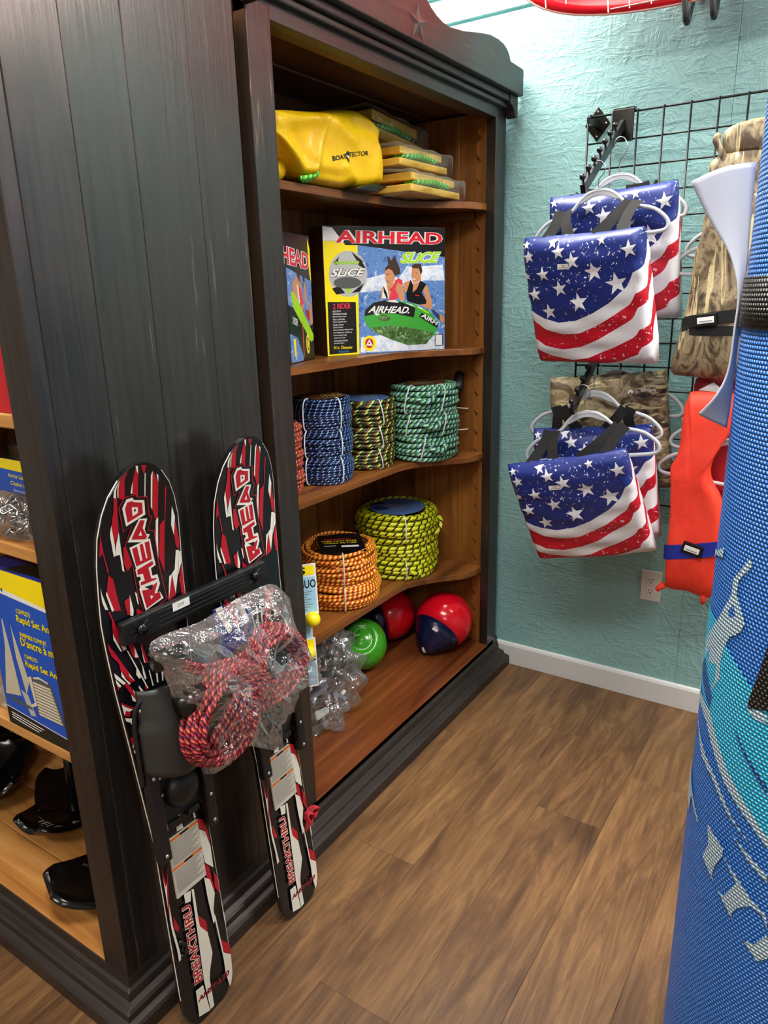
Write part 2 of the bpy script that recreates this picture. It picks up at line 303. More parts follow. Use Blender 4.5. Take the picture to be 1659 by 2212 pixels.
def interp(tab,x):
    if x<=tab[0][0]: return tab[0][1]
    for (a,b),(c,d) in zip(tab,tab[1:]):
        if x<=c: return b+(d-b)*(x-a)/(c-a)
    return tab[-1][1]
def smooth_path(pts,n=6,closed=False):
    P=[Vector(p) for p in pts]; out=[]; m=len(P); rng=range(m if closed else m-1)
    for i in rng:
        g=lambda k:P[k%m] if closed else P[max(0,min(m-1,k))]
        a,b,c,d=g(i-1),g(i),g(i+1),g(i+2)
        for k in range(n):
            t=k/n; out.append(.5*((2*b)+(c-a)*t+(2*a-5*b+4*c-d)*t*t+(3*b-a-3*c+d)*t**3))
    if not closed: out.append(P[-1])
    return out

# ================================================================== the room
def struct(name,o): return tag(o,kind='structure')
fl=MB().box((-5,-4,-.06),(0,3,-.004)).build('floor','plank_vinyl'); tag(fl,kind='structure')
row0=-.101; pw=.193
for k in range(-9,7):
    y0=row0+k*pw; off={-2:-.37,-3:-.78,-1:-1.18}.get(k,-R.uniform(.1,1.2)); xs=[0.]; x=off
    while x>-3.3: xs.append(x); x-=1.22
    xs.append(-3.3)
    for a,b in zip(xs[1:],xs[:-1]):
        if b-a>.02: bx('plank','plank_vinyl',fl,(a+.0002,y0+.0002,-.006),(b-.0002,y0+pw-.0002,0),.0005,seg=1)
wr=MB().box((.012,-4,0),(.1,3,3)).build('wall_right','teal_wall_paint'); tag(wr,kind='structure')
for y0,y1,z0,z1 in ((-4,-.7004,0,2.366),(-.70,3,0,2.366),(-4,3,2.376,2.452),(-4,3,2.462,3.)):
    bx('wall_panel','teal_wall_paint',wr,(0,y0,z0),(.013,y1,z1),.0015,seg=1)
for nm,lo,hi in (('wall_left',(-5.1,-4,0),(-5,3,3)),('wall_back',(-5,3,0),(0,3.1,3)),('wall_front',(-5,-4.1,0),(0,-4,3))):
    tag(MB().box(lo,hi).build(nm,'plain_wall'),kind='structure')
tag(MB().box((-5,-4,3),(0.,3,3.1)).build('ceiling','ceiling_white'),kind='structure')
tag(MB().prism([(0,0),(-.013,0),(-.013,.08),(-.009,.09),(0,.093)],lambda a,b,d:(a,d,b),-4,3).build('baseboard_right','trim_white',bevel=.001),kind='structure')
# outlet
ou=thing('wall_outlet','white double wall outlet above the baseboard, beside the orange vest','outlet',(0,-.587,.454))
yc,z0,z1=-.5895,.3966,.5109
MB().box((-.005,yc-.035,z0),(0,yc+.035,z1)).build('cover_plate','outlet_white',ou,bevel=.002)
for zc in (z0+.0375,z1-.0375):
    sk=MB().prism([(.0165*math.cos(t)*1.02,max(-.013,min(.013,.0165*math.sin(t)))) for t in [2*PI*i/28 for i in range(28)]],lambda a,b,d:(d,yc+a,zc+b),-.0068,-.004).build('socket','outlet_white',ou,bevel=.0006)
    s=MB(); s.box((-.0072,yc+.0045,zc+.001),(-.0066,yc+.0065,zc+.0085)); s.box((-.0072,yc-.0068,zc+.001),(-.0066,yc-.0048,zc+.0085)); s.lathe([(0.0026,0),(.0026,.0006)],(-.0066,yc,zc-.006),10,0,Matrix.Rotation(-PI/2,3,'Y')); s.build('slots','slot_dark',sk)
MB().lathe([(.0026,0),(.002,.001),(0,.0012)],(-.005,yc,(z0+z1)/2),12,0,Matrix.Rotation(-PI/2,3,'Y')).build('screw','screw_steel',ou)

# ================================================================== bookcase against the wall
bc=thing('bookcase','tall black-painted bookcase with warm brown shelves, standing against the teal wall','bookcase',(-.665,.22,0))
XL0,XL1,XR1,XR0=-1.296,-1.222,-.114,-.036; DB=.52
bx('post','black_paint_z',bc,(XL0,0,.108),(XL1,.035,2.06)); bx('post','black_paint_z',bc,(XR1,0,.108),(XR0,.035,2.06))
bx('header','black_paint_x',bc,(XL0,.001,2.034),(XR0,.035,2.11))
PB=[(.056,0),(.056,.034),(.05,.041),(.033,.044),(.029,.056),(.008,.060),(.005,.083),(0,.092),(0,.112),(-.03,.112),(-.03,0)]
MB().prism(PB,lambda a,b,d:(d,-a,b),-1.312,-.0145).build('base_moulding','black_paint_x',bc,bevel=.0015)
def stp(p,z0,z1,nm):
    bx(nm,'black_paint_x',bc,(XL0-p*.6,-p,z0),(min(XR0+p*.6,-.016),.03,z1),.004)
stp(.016,2.068,2.084,'lower_moulding'); stp(.030,2.084,2.104,'upper_moulding')
for xe,sg in ((-.02,-1),(-1.31,1)):
    MB().prism([(0,2.104),(0,2.044),(.012,2.04),(.022,2.046),(.03,2.062),(.045,2.074),(.06,2.078),(.06,2.104)],lambda a,b,d:(xe+sg*a,d,b),-.034,.0).build('corbel','black_paint_x',bc,bevel=.002)
half=[(-.02,2.104),(-.02,2.178),(-.024,2.184),(-.125,2.186),(-.135,2.2),(-.15,2.212),(-.18,2.222),(-.22,2.226),(-.28,2.224),(-.36,2.21),(-.45,2.192),(-.53,2.182),(-.57,2.183),(-.605,2.19),(-.635,2.201),(-.66,2.215),(-.678,2.24),(-.688,2.262)]
cen=-.735
crest=half+[(cen+.03,2.248),(cen+.012,2.235)]+[(2*cen-x,z) for x,z in reversed(half)]
crest=[(max(x,-1.31),z) for x,z in crest]
crb=MB().prism(crest,lambda a,b,d:(a,d,b),-.052,-.018).build('crest_board','black_paint_x',bc,bevel=.003)
st=[]
for i in range(10):
    t=PI/2+i*PI/5; rr=.048 if i%2==0 else .019; st.append((-.706+rr*math.cos(t),2.146+rr*math.sin(t)))
s=MB(); s.add([(x,-.0525,z) for x,z in st]+[(-.706,-.0565,2.146)],[(i,(i+1)%10,10) for i in range(10)]); s.build('carved_star','black_paint_x',crb)
# carcass
bx('side_panel','black_paint_z',bc,(XL0,.036,.0),(XL0+.02,DB,2.09)); bx('side_panel','black_paint_z',bc,(XR0-.02,.036,.0),(XR0,DB,2.09))
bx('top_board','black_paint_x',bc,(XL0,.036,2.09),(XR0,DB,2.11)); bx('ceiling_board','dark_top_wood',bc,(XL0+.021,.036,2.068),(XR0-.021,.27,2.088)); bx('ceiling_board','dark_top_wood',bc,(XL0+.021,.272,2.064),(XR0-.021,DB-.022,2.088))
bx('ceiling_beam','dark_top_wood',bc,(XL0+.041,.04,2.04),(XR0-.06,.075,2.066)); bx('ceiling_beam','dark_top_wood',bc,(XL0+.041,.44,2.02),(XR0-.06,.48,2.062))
ya=.037
for w in (.11,.135,.12,.097):
    for xa,xb in ((XR0-.058,XR0-.0215),(XL0+.0215,XL0+.05)): bx('side_board','board_wood',bc,(xa,ya,.116),(xb,ya+w-.0015,2.06),.0012,seg=1)
    ya+=w
xa=XL0+.021
for i,w in enumerate((.15,.14,.16,.13,.155,.15,.14,.165,.028)):
    bx('back_board','board_wood',bc,(xa,.5,.116),(min(xa+w-.0015,XR0-.021),.518,2.06),.0012,seg=1); xa+=w
bx('corner_batten','board_wood',bc,(XR0-.083,.478,.116),(XR0-.06,.4985,2.05)); bx('corner_batten','board_wood',bc,(XR0-.115,.485,.116),(XR0-.085,.4985,2.05))
for i in range(5):
    bx('deck_board','deck_wood',bc,(XL0+.021,-.001+i*.104 if i else .0,.095),(XR0-.021,.104*(i+1)-.0012,.1155),.0012,seg=1)
def teeth(y0,dy,x0,x1):
    p=[(y0,.117)]; z=.117
    while z<2.0: p+=[(y0+dy*.72,z),(y0+dy,z+.012),(y0+dy*.95,z+.05),(y0+dy*.55,z+.066)]; z+=.072
    p+=[(y0,z)]; MB().prism(p,lambda a,b,d:(d,a,b),x0,x1).build('notched_rail','board_wood',bc,bevel=.001)
teeth(.038,.036,XR0-.071,XR0-.0585); teeth(.497,-.03,XR0-.071,XR0-.0585); teeth(.038,.036,XL0+.0505,XL0+.063)
hs=[(-.0965,.498),(-.0965,.032),(-.15,.032),(-.19,.042),(-.22,.057),(-.25,.083),(-.284,.115),(-.33,.152),(-.37,.177),(-.41,.193),(-.46,.2)]
SP=hs+[(-1.235,.2),(-1.235,.498)]
ZS=(1.773,1.294,.904,.447)
for z in ZS:
    MB().prism(SP,lambda a,b,d:(a,b,d),z-.022,z).build('shelf','shelf_wood_x',bc,bevel=.002)
    bx('shelf_cleat','shelf_wood_y',bc,(XR0-.083,.08,z-.047),(XR0-.0585,.46,z-.0225)); bx('shelf_cleat','shelf_wood_y',bc,(XL0+.0505,.08,z-.047),(XL0+.075,.46,z-.0225))

# ================================================================== bookcase the skis lean on
ba=thing('bookcase','black-painted bookcase holding anchors, its wide plain side turned to the skis','bookcase',(-1.61,.55,0))
AX0,AX1,AY0,AY1=-1.874,-1.345,-.01,1.25
bx('stile','black_paint_z',ba,(AX0,AY0,.1),(AX0+.03,.067,2.3)); bx('stile','black_paint_z',ba,(AX0,AY1-.075,.1),(AX0+.03,AY1,2.3))
xs=(AX0+.0305,-1.735,-1.615,-1.468,AX1)
for a,b in zip(xs,xs[1:]): bx('side_board','black_paint_z',ba,(a,AY0,.1),(b-.0006,.012,2.3),.0012,seg=1)
bx('side_board','black_paint_z',ba,(AX0+.0305,AY1-.02,.1),(AX1,AY1,2.3)); bx('header','black_paint_y',ba,(AX0,.068,2.05),(AX0+.03,AY1-.076,2.3)); bx('top_board','black_paint_y',ba,(AX0-.03,AY0-.02,2.3),(AX1,AY1+.02,2.33))
PA=[(.05,0),(.05,.034),(.045,.040),(.033,.044),(.031,.058),(.026,.063),(.013,.067),(.009,.084),(.003,.09),(0,.112),(-.024,.112),(-.024,0)]
def mitre(name,m,fn):
    n=len(PA); vs=[fn(p,z,0) for p,z in PA]+[fn(p,z,1) for p,z in PA]; tri=tessellate_polygon([[Vector((a,b,0)) for a,b in PA]])
    MB().add(vs,[tuple(t) for t in tri]+[(t[2]+n,t[1]+n,t[0]+n) for t in tri]+[(i,i+n,(i+1)%n+n,(i+1)%n) for i in range(n)]).build(name,m,ba,bevel=.0015)
mitre('base_moulding','black_paint_x',lambda p,z,e:((AX1+.02,AY0-p,z) if e else (AX0-p,AY0-p,z)))
mitre('base_moulding','black_paint_y',lambda p,z,e:((AX0-p,AY1,z) if e else (AX0-p,AY0-p,z)))
ya=.013
for i in range(8): bx('back_board','light_wood_z',ba,(-1.368,ya,.116),(-1.35,ya+.15,2.28),.001,seg=1); ya+=.1515
for i in range(4): bx('deck_board','light_wood_y',ba,(AX0+.002+i*.126,.013,.095),(AX0+.126*(i+1),AY1-.021,.1155),.001,seg=1)
for z in (1.297,1.047,.622,1.75): bx('shelf','light_wood_y',ba,(AX0+.012,.0135,z-.026),(-1.3685,AY1-.021,z),.003)

# ================================================================== rope coils
def loop(mb,cx,cy,z,rx,ry,rot,r,ph,wob,seg=44,tilt=(0,0),mi=0,sides=6):
    P=[]
    for i in range(seg):
        t=2*PI*i/seg; k=1+.018*math.sin(3*t+ph)+.012*math.sin(5*t+ph*2); x=rx*math.copysign(abs(math.cos(t))**.9,math.cos(t))*k; y=ry*math.copysign(abs(math.sin(t))**.9,math.sin(t))*k
        zz=z+wob*math.sin(2*t+ph)+tilt[0]*x+tilt[1]*y
        P.append((cx+x*math.cos(rot)-y*math.sin(rot),cy+x*math.sin(rot)+y*math.cos(rot),zz))
    mb.tube(P,r,sides,True,mi)
def bundle(parent,m,c,rx,ry,rot,h,r,cols=2,bulge=.012,seed=1,wob=.0015,name='rope_bundle'):
    q=random.Random(seed); mb=MB(); n=max(2,int(h/(1.86*r))); st=(h-2*r)/(n-1)
    for i in range(n):
        b=bulge*math.sin(PI*(i+.5)/n)
        for j in range(cols):
            d=j*1.8*r; loop(mb,c[0],c[1],c[2]+r+i*st,rx+b-r-d+q.uniform(-.15,.15)*r,ry+b-r-d,rot,r,q.uniform(0,6),wob,tilt=(q.uniform(-.012,.012),q.uniform(-.012,.012)))
    return mb.build(name,m,parent,smooth=True)
def tie(parent,c,rx,ry,rot,h,th,r=.0022,lean=0.,rin=.75,z0=0.,mat_='zip_tie',name='zip_tie'):
    # a band round the bundle's cross-section at angle th
    def pt(k,z,da=0.):
        a=th+da-rot; x,y=rx*k*math.cos(a),ry*k*math.sin(a); return (c[0]+x*math.cos(rot)-y*math.sin(rot),c[1]+x*math.sin(rot)+y*math.cos(rot),c[2]+z0+z)
    P=[pt(rin,h+.002),pt(.93,h+.003),pt(1.06,h*.86),pt(1.10,h*.5,lean*.5),pt(1.06,h*.12,lean),pt(.93,.0015,lean),pt(rin,.0015,lean)]
    MB().tube(smooth_path(P,5),r,6).build(name,mat_,parent,smooth=True)
CAMDIR=math.atan2(-1.39,-1.8)
def disc(parent,name,m,c,rx,ry,rot,z,t=.0016,inner=0):
    P=[(rx*math.cos(a),ry*math.sin(a)) for a in [2*PI*i/36 for i in range(36)]]
    return MB().prism(P,lambda a,b,d:(c[0]+a*math.cos(rot)-b*math.sin(rot),c[1]+a*math.sin(rot)+b*math.cos(rot),d),z,z+t).build(name,m,parent)
z3,z4=ZS[2],ZS[3]
def lab_lines(parent,c,rot,z,rows,wid,m='print_yellow',dy=.012,hh=.0022):
    P=Print(lambda a,b,k:(c[0]+a*math.cos(rot)-b*math.sin(rot),c[1]+a*math.sin(rot)+b*math.cos(rot),z+k),[])
    for i in range(rows):
        w=wid*(.6+.4*((i*37)%10)/10); P.poly(m if i%2==0 else 'print_white',[(-wid,-i*dy),(-wid+2*w,-i*dy),(-wid+2*w,-i*dy+hh),(-wid,-i*dy+hh)])
    return P
# blue
t=thing('tow_rope','navy and light blue tow rope in three stacked bundles on the bookcase shelf','tow rope',(-.715,.315,z3),'tow ropes on the bookcase shelves'); c=(-.715,.315)
for i,(h,zz) in enumerate(((.086,.001),(.086,.087),(.098,.173))):
    bundle(t,'rope_blue',(c[0],c[1],z3+zz),.098,.09,.4,h,.0042,2,.007,10+i)
    for th in (CAMDIR-.55,CAMDIR+.62): tie(t,(c[0],c[1],z3+zz),.105,.097,.4,h,th)
    lp=MB(); a0=CAMDIR-.2+.1*i; 
    for k in range(5): loop(lp,c[0]+.098*math.cos(a0),c[1]+.09*math.sin(a0),z3+zz+.022+k*.006,.011,.006,a0+PI/2,.0026,k,.001,18)
    lp.build('rope_end','rope_blue',t,smooth=True)
cd=disc(t,'top_card','card_brown',c,.082,.075,.4,z3+.273); lab_lines(t,c,.9,z3+.2747,6,.045).build('card_print',['print_yellow','print_white'],cd)
# mixed red yellow green
t=thing('tow_rope','black, red, yellow and green tow rope between the blue and the green ropes','tow rope',(-.475,.315,z3),'tow ropes on the bookcase shelves'); c=(-.475,.315)
for i,(h,zz) in enumerate(((.07,.001),(.078,.071),(.085,.149))):
    bundle(t,'rope_mixed',(c[0]+.006*i,c[1],z3+zz),.104,.095,.2,h,.0058,2,.006,30+i,.003); tie(t,(c[0]+.006*i,c[1],z3+zz),.108,.1,.2,h,CAMDIR+.45,lean=.1)
cd=disc(t,'top_card','card_header_blue',(c[0]+.012,c[1]),.085,.078,.2,z3+.235); lab_lines(t,(c[0]+.012,c[1]+.02),.9,z3+.2367,5,.045).build('card_print',['print_yellow','print_white'],cd)
# green
t=thing('tow_rope','thick green and purple braided tow rope with black handle at the shelf end','tow rope',(-.262,.195,z3),'tow ropes on the bookcase shelves'); c=(-.262,.195)
for i,(h,zz,dx) in enumerate(((.088,.001,0),(.085,.089,.004),(.095,.174,-.004))):
    bundle(t,'rope_green',(c[0]+dx,c[1],z3+zz),.122,.098,-.45,h,.0088,2,.008,50+i,.004)
    for th in ((CAMDIR-.5,CAMDIR+.55) if i else (CAMDIR-.05,)): tie(t,(c[0]+dx,c[1],z3+zz),.128,.106,-.45,h,th,lean=-.12,r=.0026)
    lp=MB(); a0=CAMDIR+.35-.2*i; loop(lp,c[0]+.12*math.cos(a0),c[1]+.105*math.sin(a0),z3+zz+h*.6,.03,.012,a0+PI/2,.0085,1,.002,24,(0,.9)); lp.build('rope_end','rope_green',t,smooth=True)
MB().tube([(-.19,.10,z3+.245),(-.13,.125,z3+.272),(-.10,.14,z3+.283)],[.017,.019,.019],12).build('handle_grip','rubber_black',t,smooth=True)
for zz,a in ((z3+.172,(-.165,.145)),(z3+.085,(-.168,.142))): MB().tube([(a[0],a[1],zz),(a[0]+.06,a[1]-.045,zz-.01*(zz>z3+.1))],.0022,6).build('tie_tail','zip_tie',t)
cd=disc(t,'top_card','card_brown',(c[0]-.015,c[1]-.01),.085,.06,-.45,z3+.272); lab_lines(t,(c[0]-.015,c[1]),-.6,z3+.2737,4,.05).build('card_print',['print_yellow','print_white'],cd)
# red one behind the post
t=thing('tow_rope','red and yellow tow rope half hidden behind the bookcase post','tow rope',(-.875,.345,z3),'tow ropes on the bookcase shelves'); c=(-.9,.37)
for i in range(3):
    bundle(t,'rope_redyellow',(c[0],c[1],z3+.001+.07*i),.088,.088,.3,.068,.0055,2,.007,70+i,.003); tie(t,(c[0],c[1],z3+.001+.07*i),.093,.093,.3,.068,CAMDIR+.3)
# orange
t=thing('tow_rope','orange and yellow tow rope coil with black label on top, lower shelf','tow rope',(-.625,.325,z4),'tow ropes on the bookcase shelves'); c=(-.625,.335)
bundle(t,'rope_orange',(c[0],c[1],z4+.001),.142,.128,.3,.092,.0068,2,.012,90,.004); bundle(t,'rope_orange',(c[0]-.004,c[1]+.006,z4+.090),.138,.124,.3,.112,.0068,2,.010,91,.004)
for zz,h in ((.001,.09),(.088,.112)): tie(t,(c[0],c[1],z4+zz),.15,.135,.3,h,CAMDIR+.1,r=.003,mat_='cream_rope')
for k,(zz,a0) in enumerate(((.165,.05),(.062,.25),(.12,.5))):
    lp=MB(); a=CAMDIR+a0; loop(lp,c[0]+.128*math.cos(a+.2),c[1]+.118*math.sin(a+.2),z4+zz,.055,.011,a+PI/2+.2,.0066,k,.002,26,(0,1.1)); lp.build('rope_end','rope_orange',t,smooth=True)
th=.75
cd=MB().prism([(-.095,-.078),(.095,-.078),(.108,-.02),(.095,.078),(-.095,.078),(-.108,.0)],lambda a,b,d:(c[0]+a*math.cos(th)-b*math.sin(th)-.005,c[1]+a*math.sin(th)+b*math.cos(th)-.01,d),z4+.203,z4+.2045).build('top_card','print_black',t)
rt=-.9; P=Print(lambda a,b,k:(c[0]+a*math.cos(rt)-b*math.sin(rt)-.005,c[1]+a*math.sin(rt)+b*math.cos(rt)-.01,z4+.2045+k),[])
P.text('print_red2','AIRHEAD',(-.06,.034),(.035,.034),(-.06,.05),.02); P.text('print_yellow','TUBE TOW ROPE',(-.07,.016),(.055,.016),(-.07,.028),.01); P.text('print_yellow','CORDE DE TUBE',(-.06,-.004),(.055,-.004),(-.06,.007),.01); P.poly('print_white',[(.0,-.045),(.06,-.045),(.06,-.028),(.0,-.028)]); P.poly('print_white',[(-.06,-.03),(-.02,-.03),(-.02,-.026),(-.06,-.026)]); P.build('card_print',P.mats,cd)
# yellow
t=thing('tow_rope','bright yellow tow rope coil with black flecks and a round blue card','tow rope',(-.262,.315,z4),'tow ropes on the bookcase shelves'); c=(-.268,.318)
bundle(t,'rope_yellow',(c[0],c[1],z4+.001),.155,.148,.2,.075,.0082,2,.008,110,.004); bundle(t,'rope_yellow',(c[0]+.004,c[1]+.004,z4+.073),.158,.15,.2,.08,.0082,2,.008,111,.004); bundle(t,'rope_yellow',(c[0],c[1]+.002,z4+.15),.158,.15,.2,.095,.0082,3,.010,112,.004)
for zz,h in ((.001,.075),(.15,.095)): tie(t,(c[0],c[1],z4+zz),.163,.156,.2,h,CAMDIR+.1,r=.0022)
lp=MB(); a=CAMDIR+.35; loop(lp,c[0]+.158*math.cos(a),c[1]+.15*math.sin(a),z4+.035,.02,.02,a+PI/2,.0075,1,.002,22,(0,.4)); loop(lp,c[0]+.16*math.cos(CAMDIR+1.2),c[1]+.15*math.sin(CAMDIR+1.2),z4+.185,.02,.022,CAMDIR+1.2,.0078,1,.002,22,(0,1.2)); lp.build('rope_end','rope_yellow',t,smooth=True)
cd=disc(t,'top_card','card_header_blue',(c[0],c[1]),.112,.106,.2,z4+.2465)
P=lab_lines(t,(c[0]+.01,c[1]+.03),-.75,z4+.2482,6,.05); P.poly('print_black',[(-.09,.02),(-.03,.02),(-.03,.045),(-.08,.045)]); P.poly('carton_navy',[(-.08,-.06),(-.02,-.06),(-.05,.0),(-.095,-.02)]); P.build('card_print',P.mats,cd)

# ================================================================== buoys on the deck
def buoy(name,label,c,r,ax,m,tip_m,group='round buoys on the bookcase floor',tipl=.55,scoop=False):
    t=thing(name,label,'buoy',(c[0],c[1],.116),group); A=Vector(ax).normalized().to_track_quat('Z','Y').to_matrix()
    prof=[];pb=[]
    for i in range(25):
        th=-PI/2+PI*i/24; prof.append((r*math.cos(th),r*math.sin(th)))
    cut=[p for p in prof if p[1]<=r*tipl]; ya=cut[-1]
    MB().lathe([(0.0001,-r)]+cut[1:],c,40,0,A).build('body',m,t,smooth=True)
    tip=[ya,(ya[0]*.80,r*.82),(ya[0]*.60,r*1.02),(ya[0]*.42,r*1.2),(ya[0]*.32,r*1.32),(.012,r*1.36),(.0001,r*1.36)]
    MB().lathe(tip,c,36,0,A).build('neck',tip_m,t,smooth=True)
    e=Vector(c)+A@Vector((0,0,r*1.24)); s=MB(); X=A@Vector((0,1,0)); Y=A@Vector((0,0,1))
    s.tube([e+X*.017*math.cos(q)+Y*.017*math.sin(q) for q in [2*PI*i/18 for i in range(18)]],.0055,8,True)
    s.build('rope_eye','white_plastic' if tip_m=='buoy_navy' else tip_m,t,smooth=True); return t
f1=Vector((-.62,-.60,-.42))
b1=buoy('buoy','red buoy with navy neck pointing forward, at the right end of the bookcase floor',(-.208,.145,.2295),.1135,(-.72,.10,-.45),'buoy_red','buoy_navy')
_A=Vector((-.72,.10,-.45)).normalized().to_track_quat('Z','Y').to_matrix(); _c=Vector((-.208,.145,.2295)); _best=max(range(36),key=lambda k:(_A@Vector((math.cos(k*PI/18),math.sin(k*PI/18),.3))).dot(Vector((-.6,-.35,.7))))
_a=_best*PI/18; _n=(_A@Vector((math.cos(_a),math.sin(_a),.75))).normalized(); _p=_c+_A@Vector((.0815*math.cos(_a),.0815*math.sin(_a),.0895)); _x=(_A@Vector((-math.sin(_a),math.cos(_a),0))).normalized()
MB(frame(_p,_x,_n.cross(_x),_n)).box((-.011,-.006,0),(.011,.006,.0012)).build('price_sticker','print_white',b1)
buoy('buoy','red buoy behind the green one, its navy neck turned to the left',(-.255,.375,.222),.106,(-.67,.58,-.15),'buoy_red','buoy_navy',tipl=.42)
g=thing('buoy','bright green buoy with moulded hollow, beside the plastic bag','buoy',(-.52,.34,.116),'round buoys on the bookcase floor'); c=(-.525,.33,.214); r=.098
def gb(u,v):
    th=-PI/2+PI*v; ph=2*PI*u; d=Vector((math.cos(th)*math.cos(ph),math.cos(th)*math.sin(ph),math.sin(th))); a=d.dot(Vector((-.60,-.45,.62)).normalized()); k=1-.16*max(0,min(1,(a-.80)/.09)) ; k+=.03*math.exp(-((a-.78)/.03)**2)
    return Vector(c)+d*r*k
MB().grid(gb,72,48).build('body','buoy_green',g,smooth=True)
s=MB(); e=Vector(c)+Vector((-.60,-.45,.62)).normalized()*.088+Vector((-.01,.01,.028)); s.tube([e+Vector((math.cos(q)*.014,-math.cos(q)*.006,math.sin(q)*.014)) for q in [2*PI*i/16 for i in range(16)]],.006,8,True); s.build('rope_eye','buoy_green',g,smooth=True)

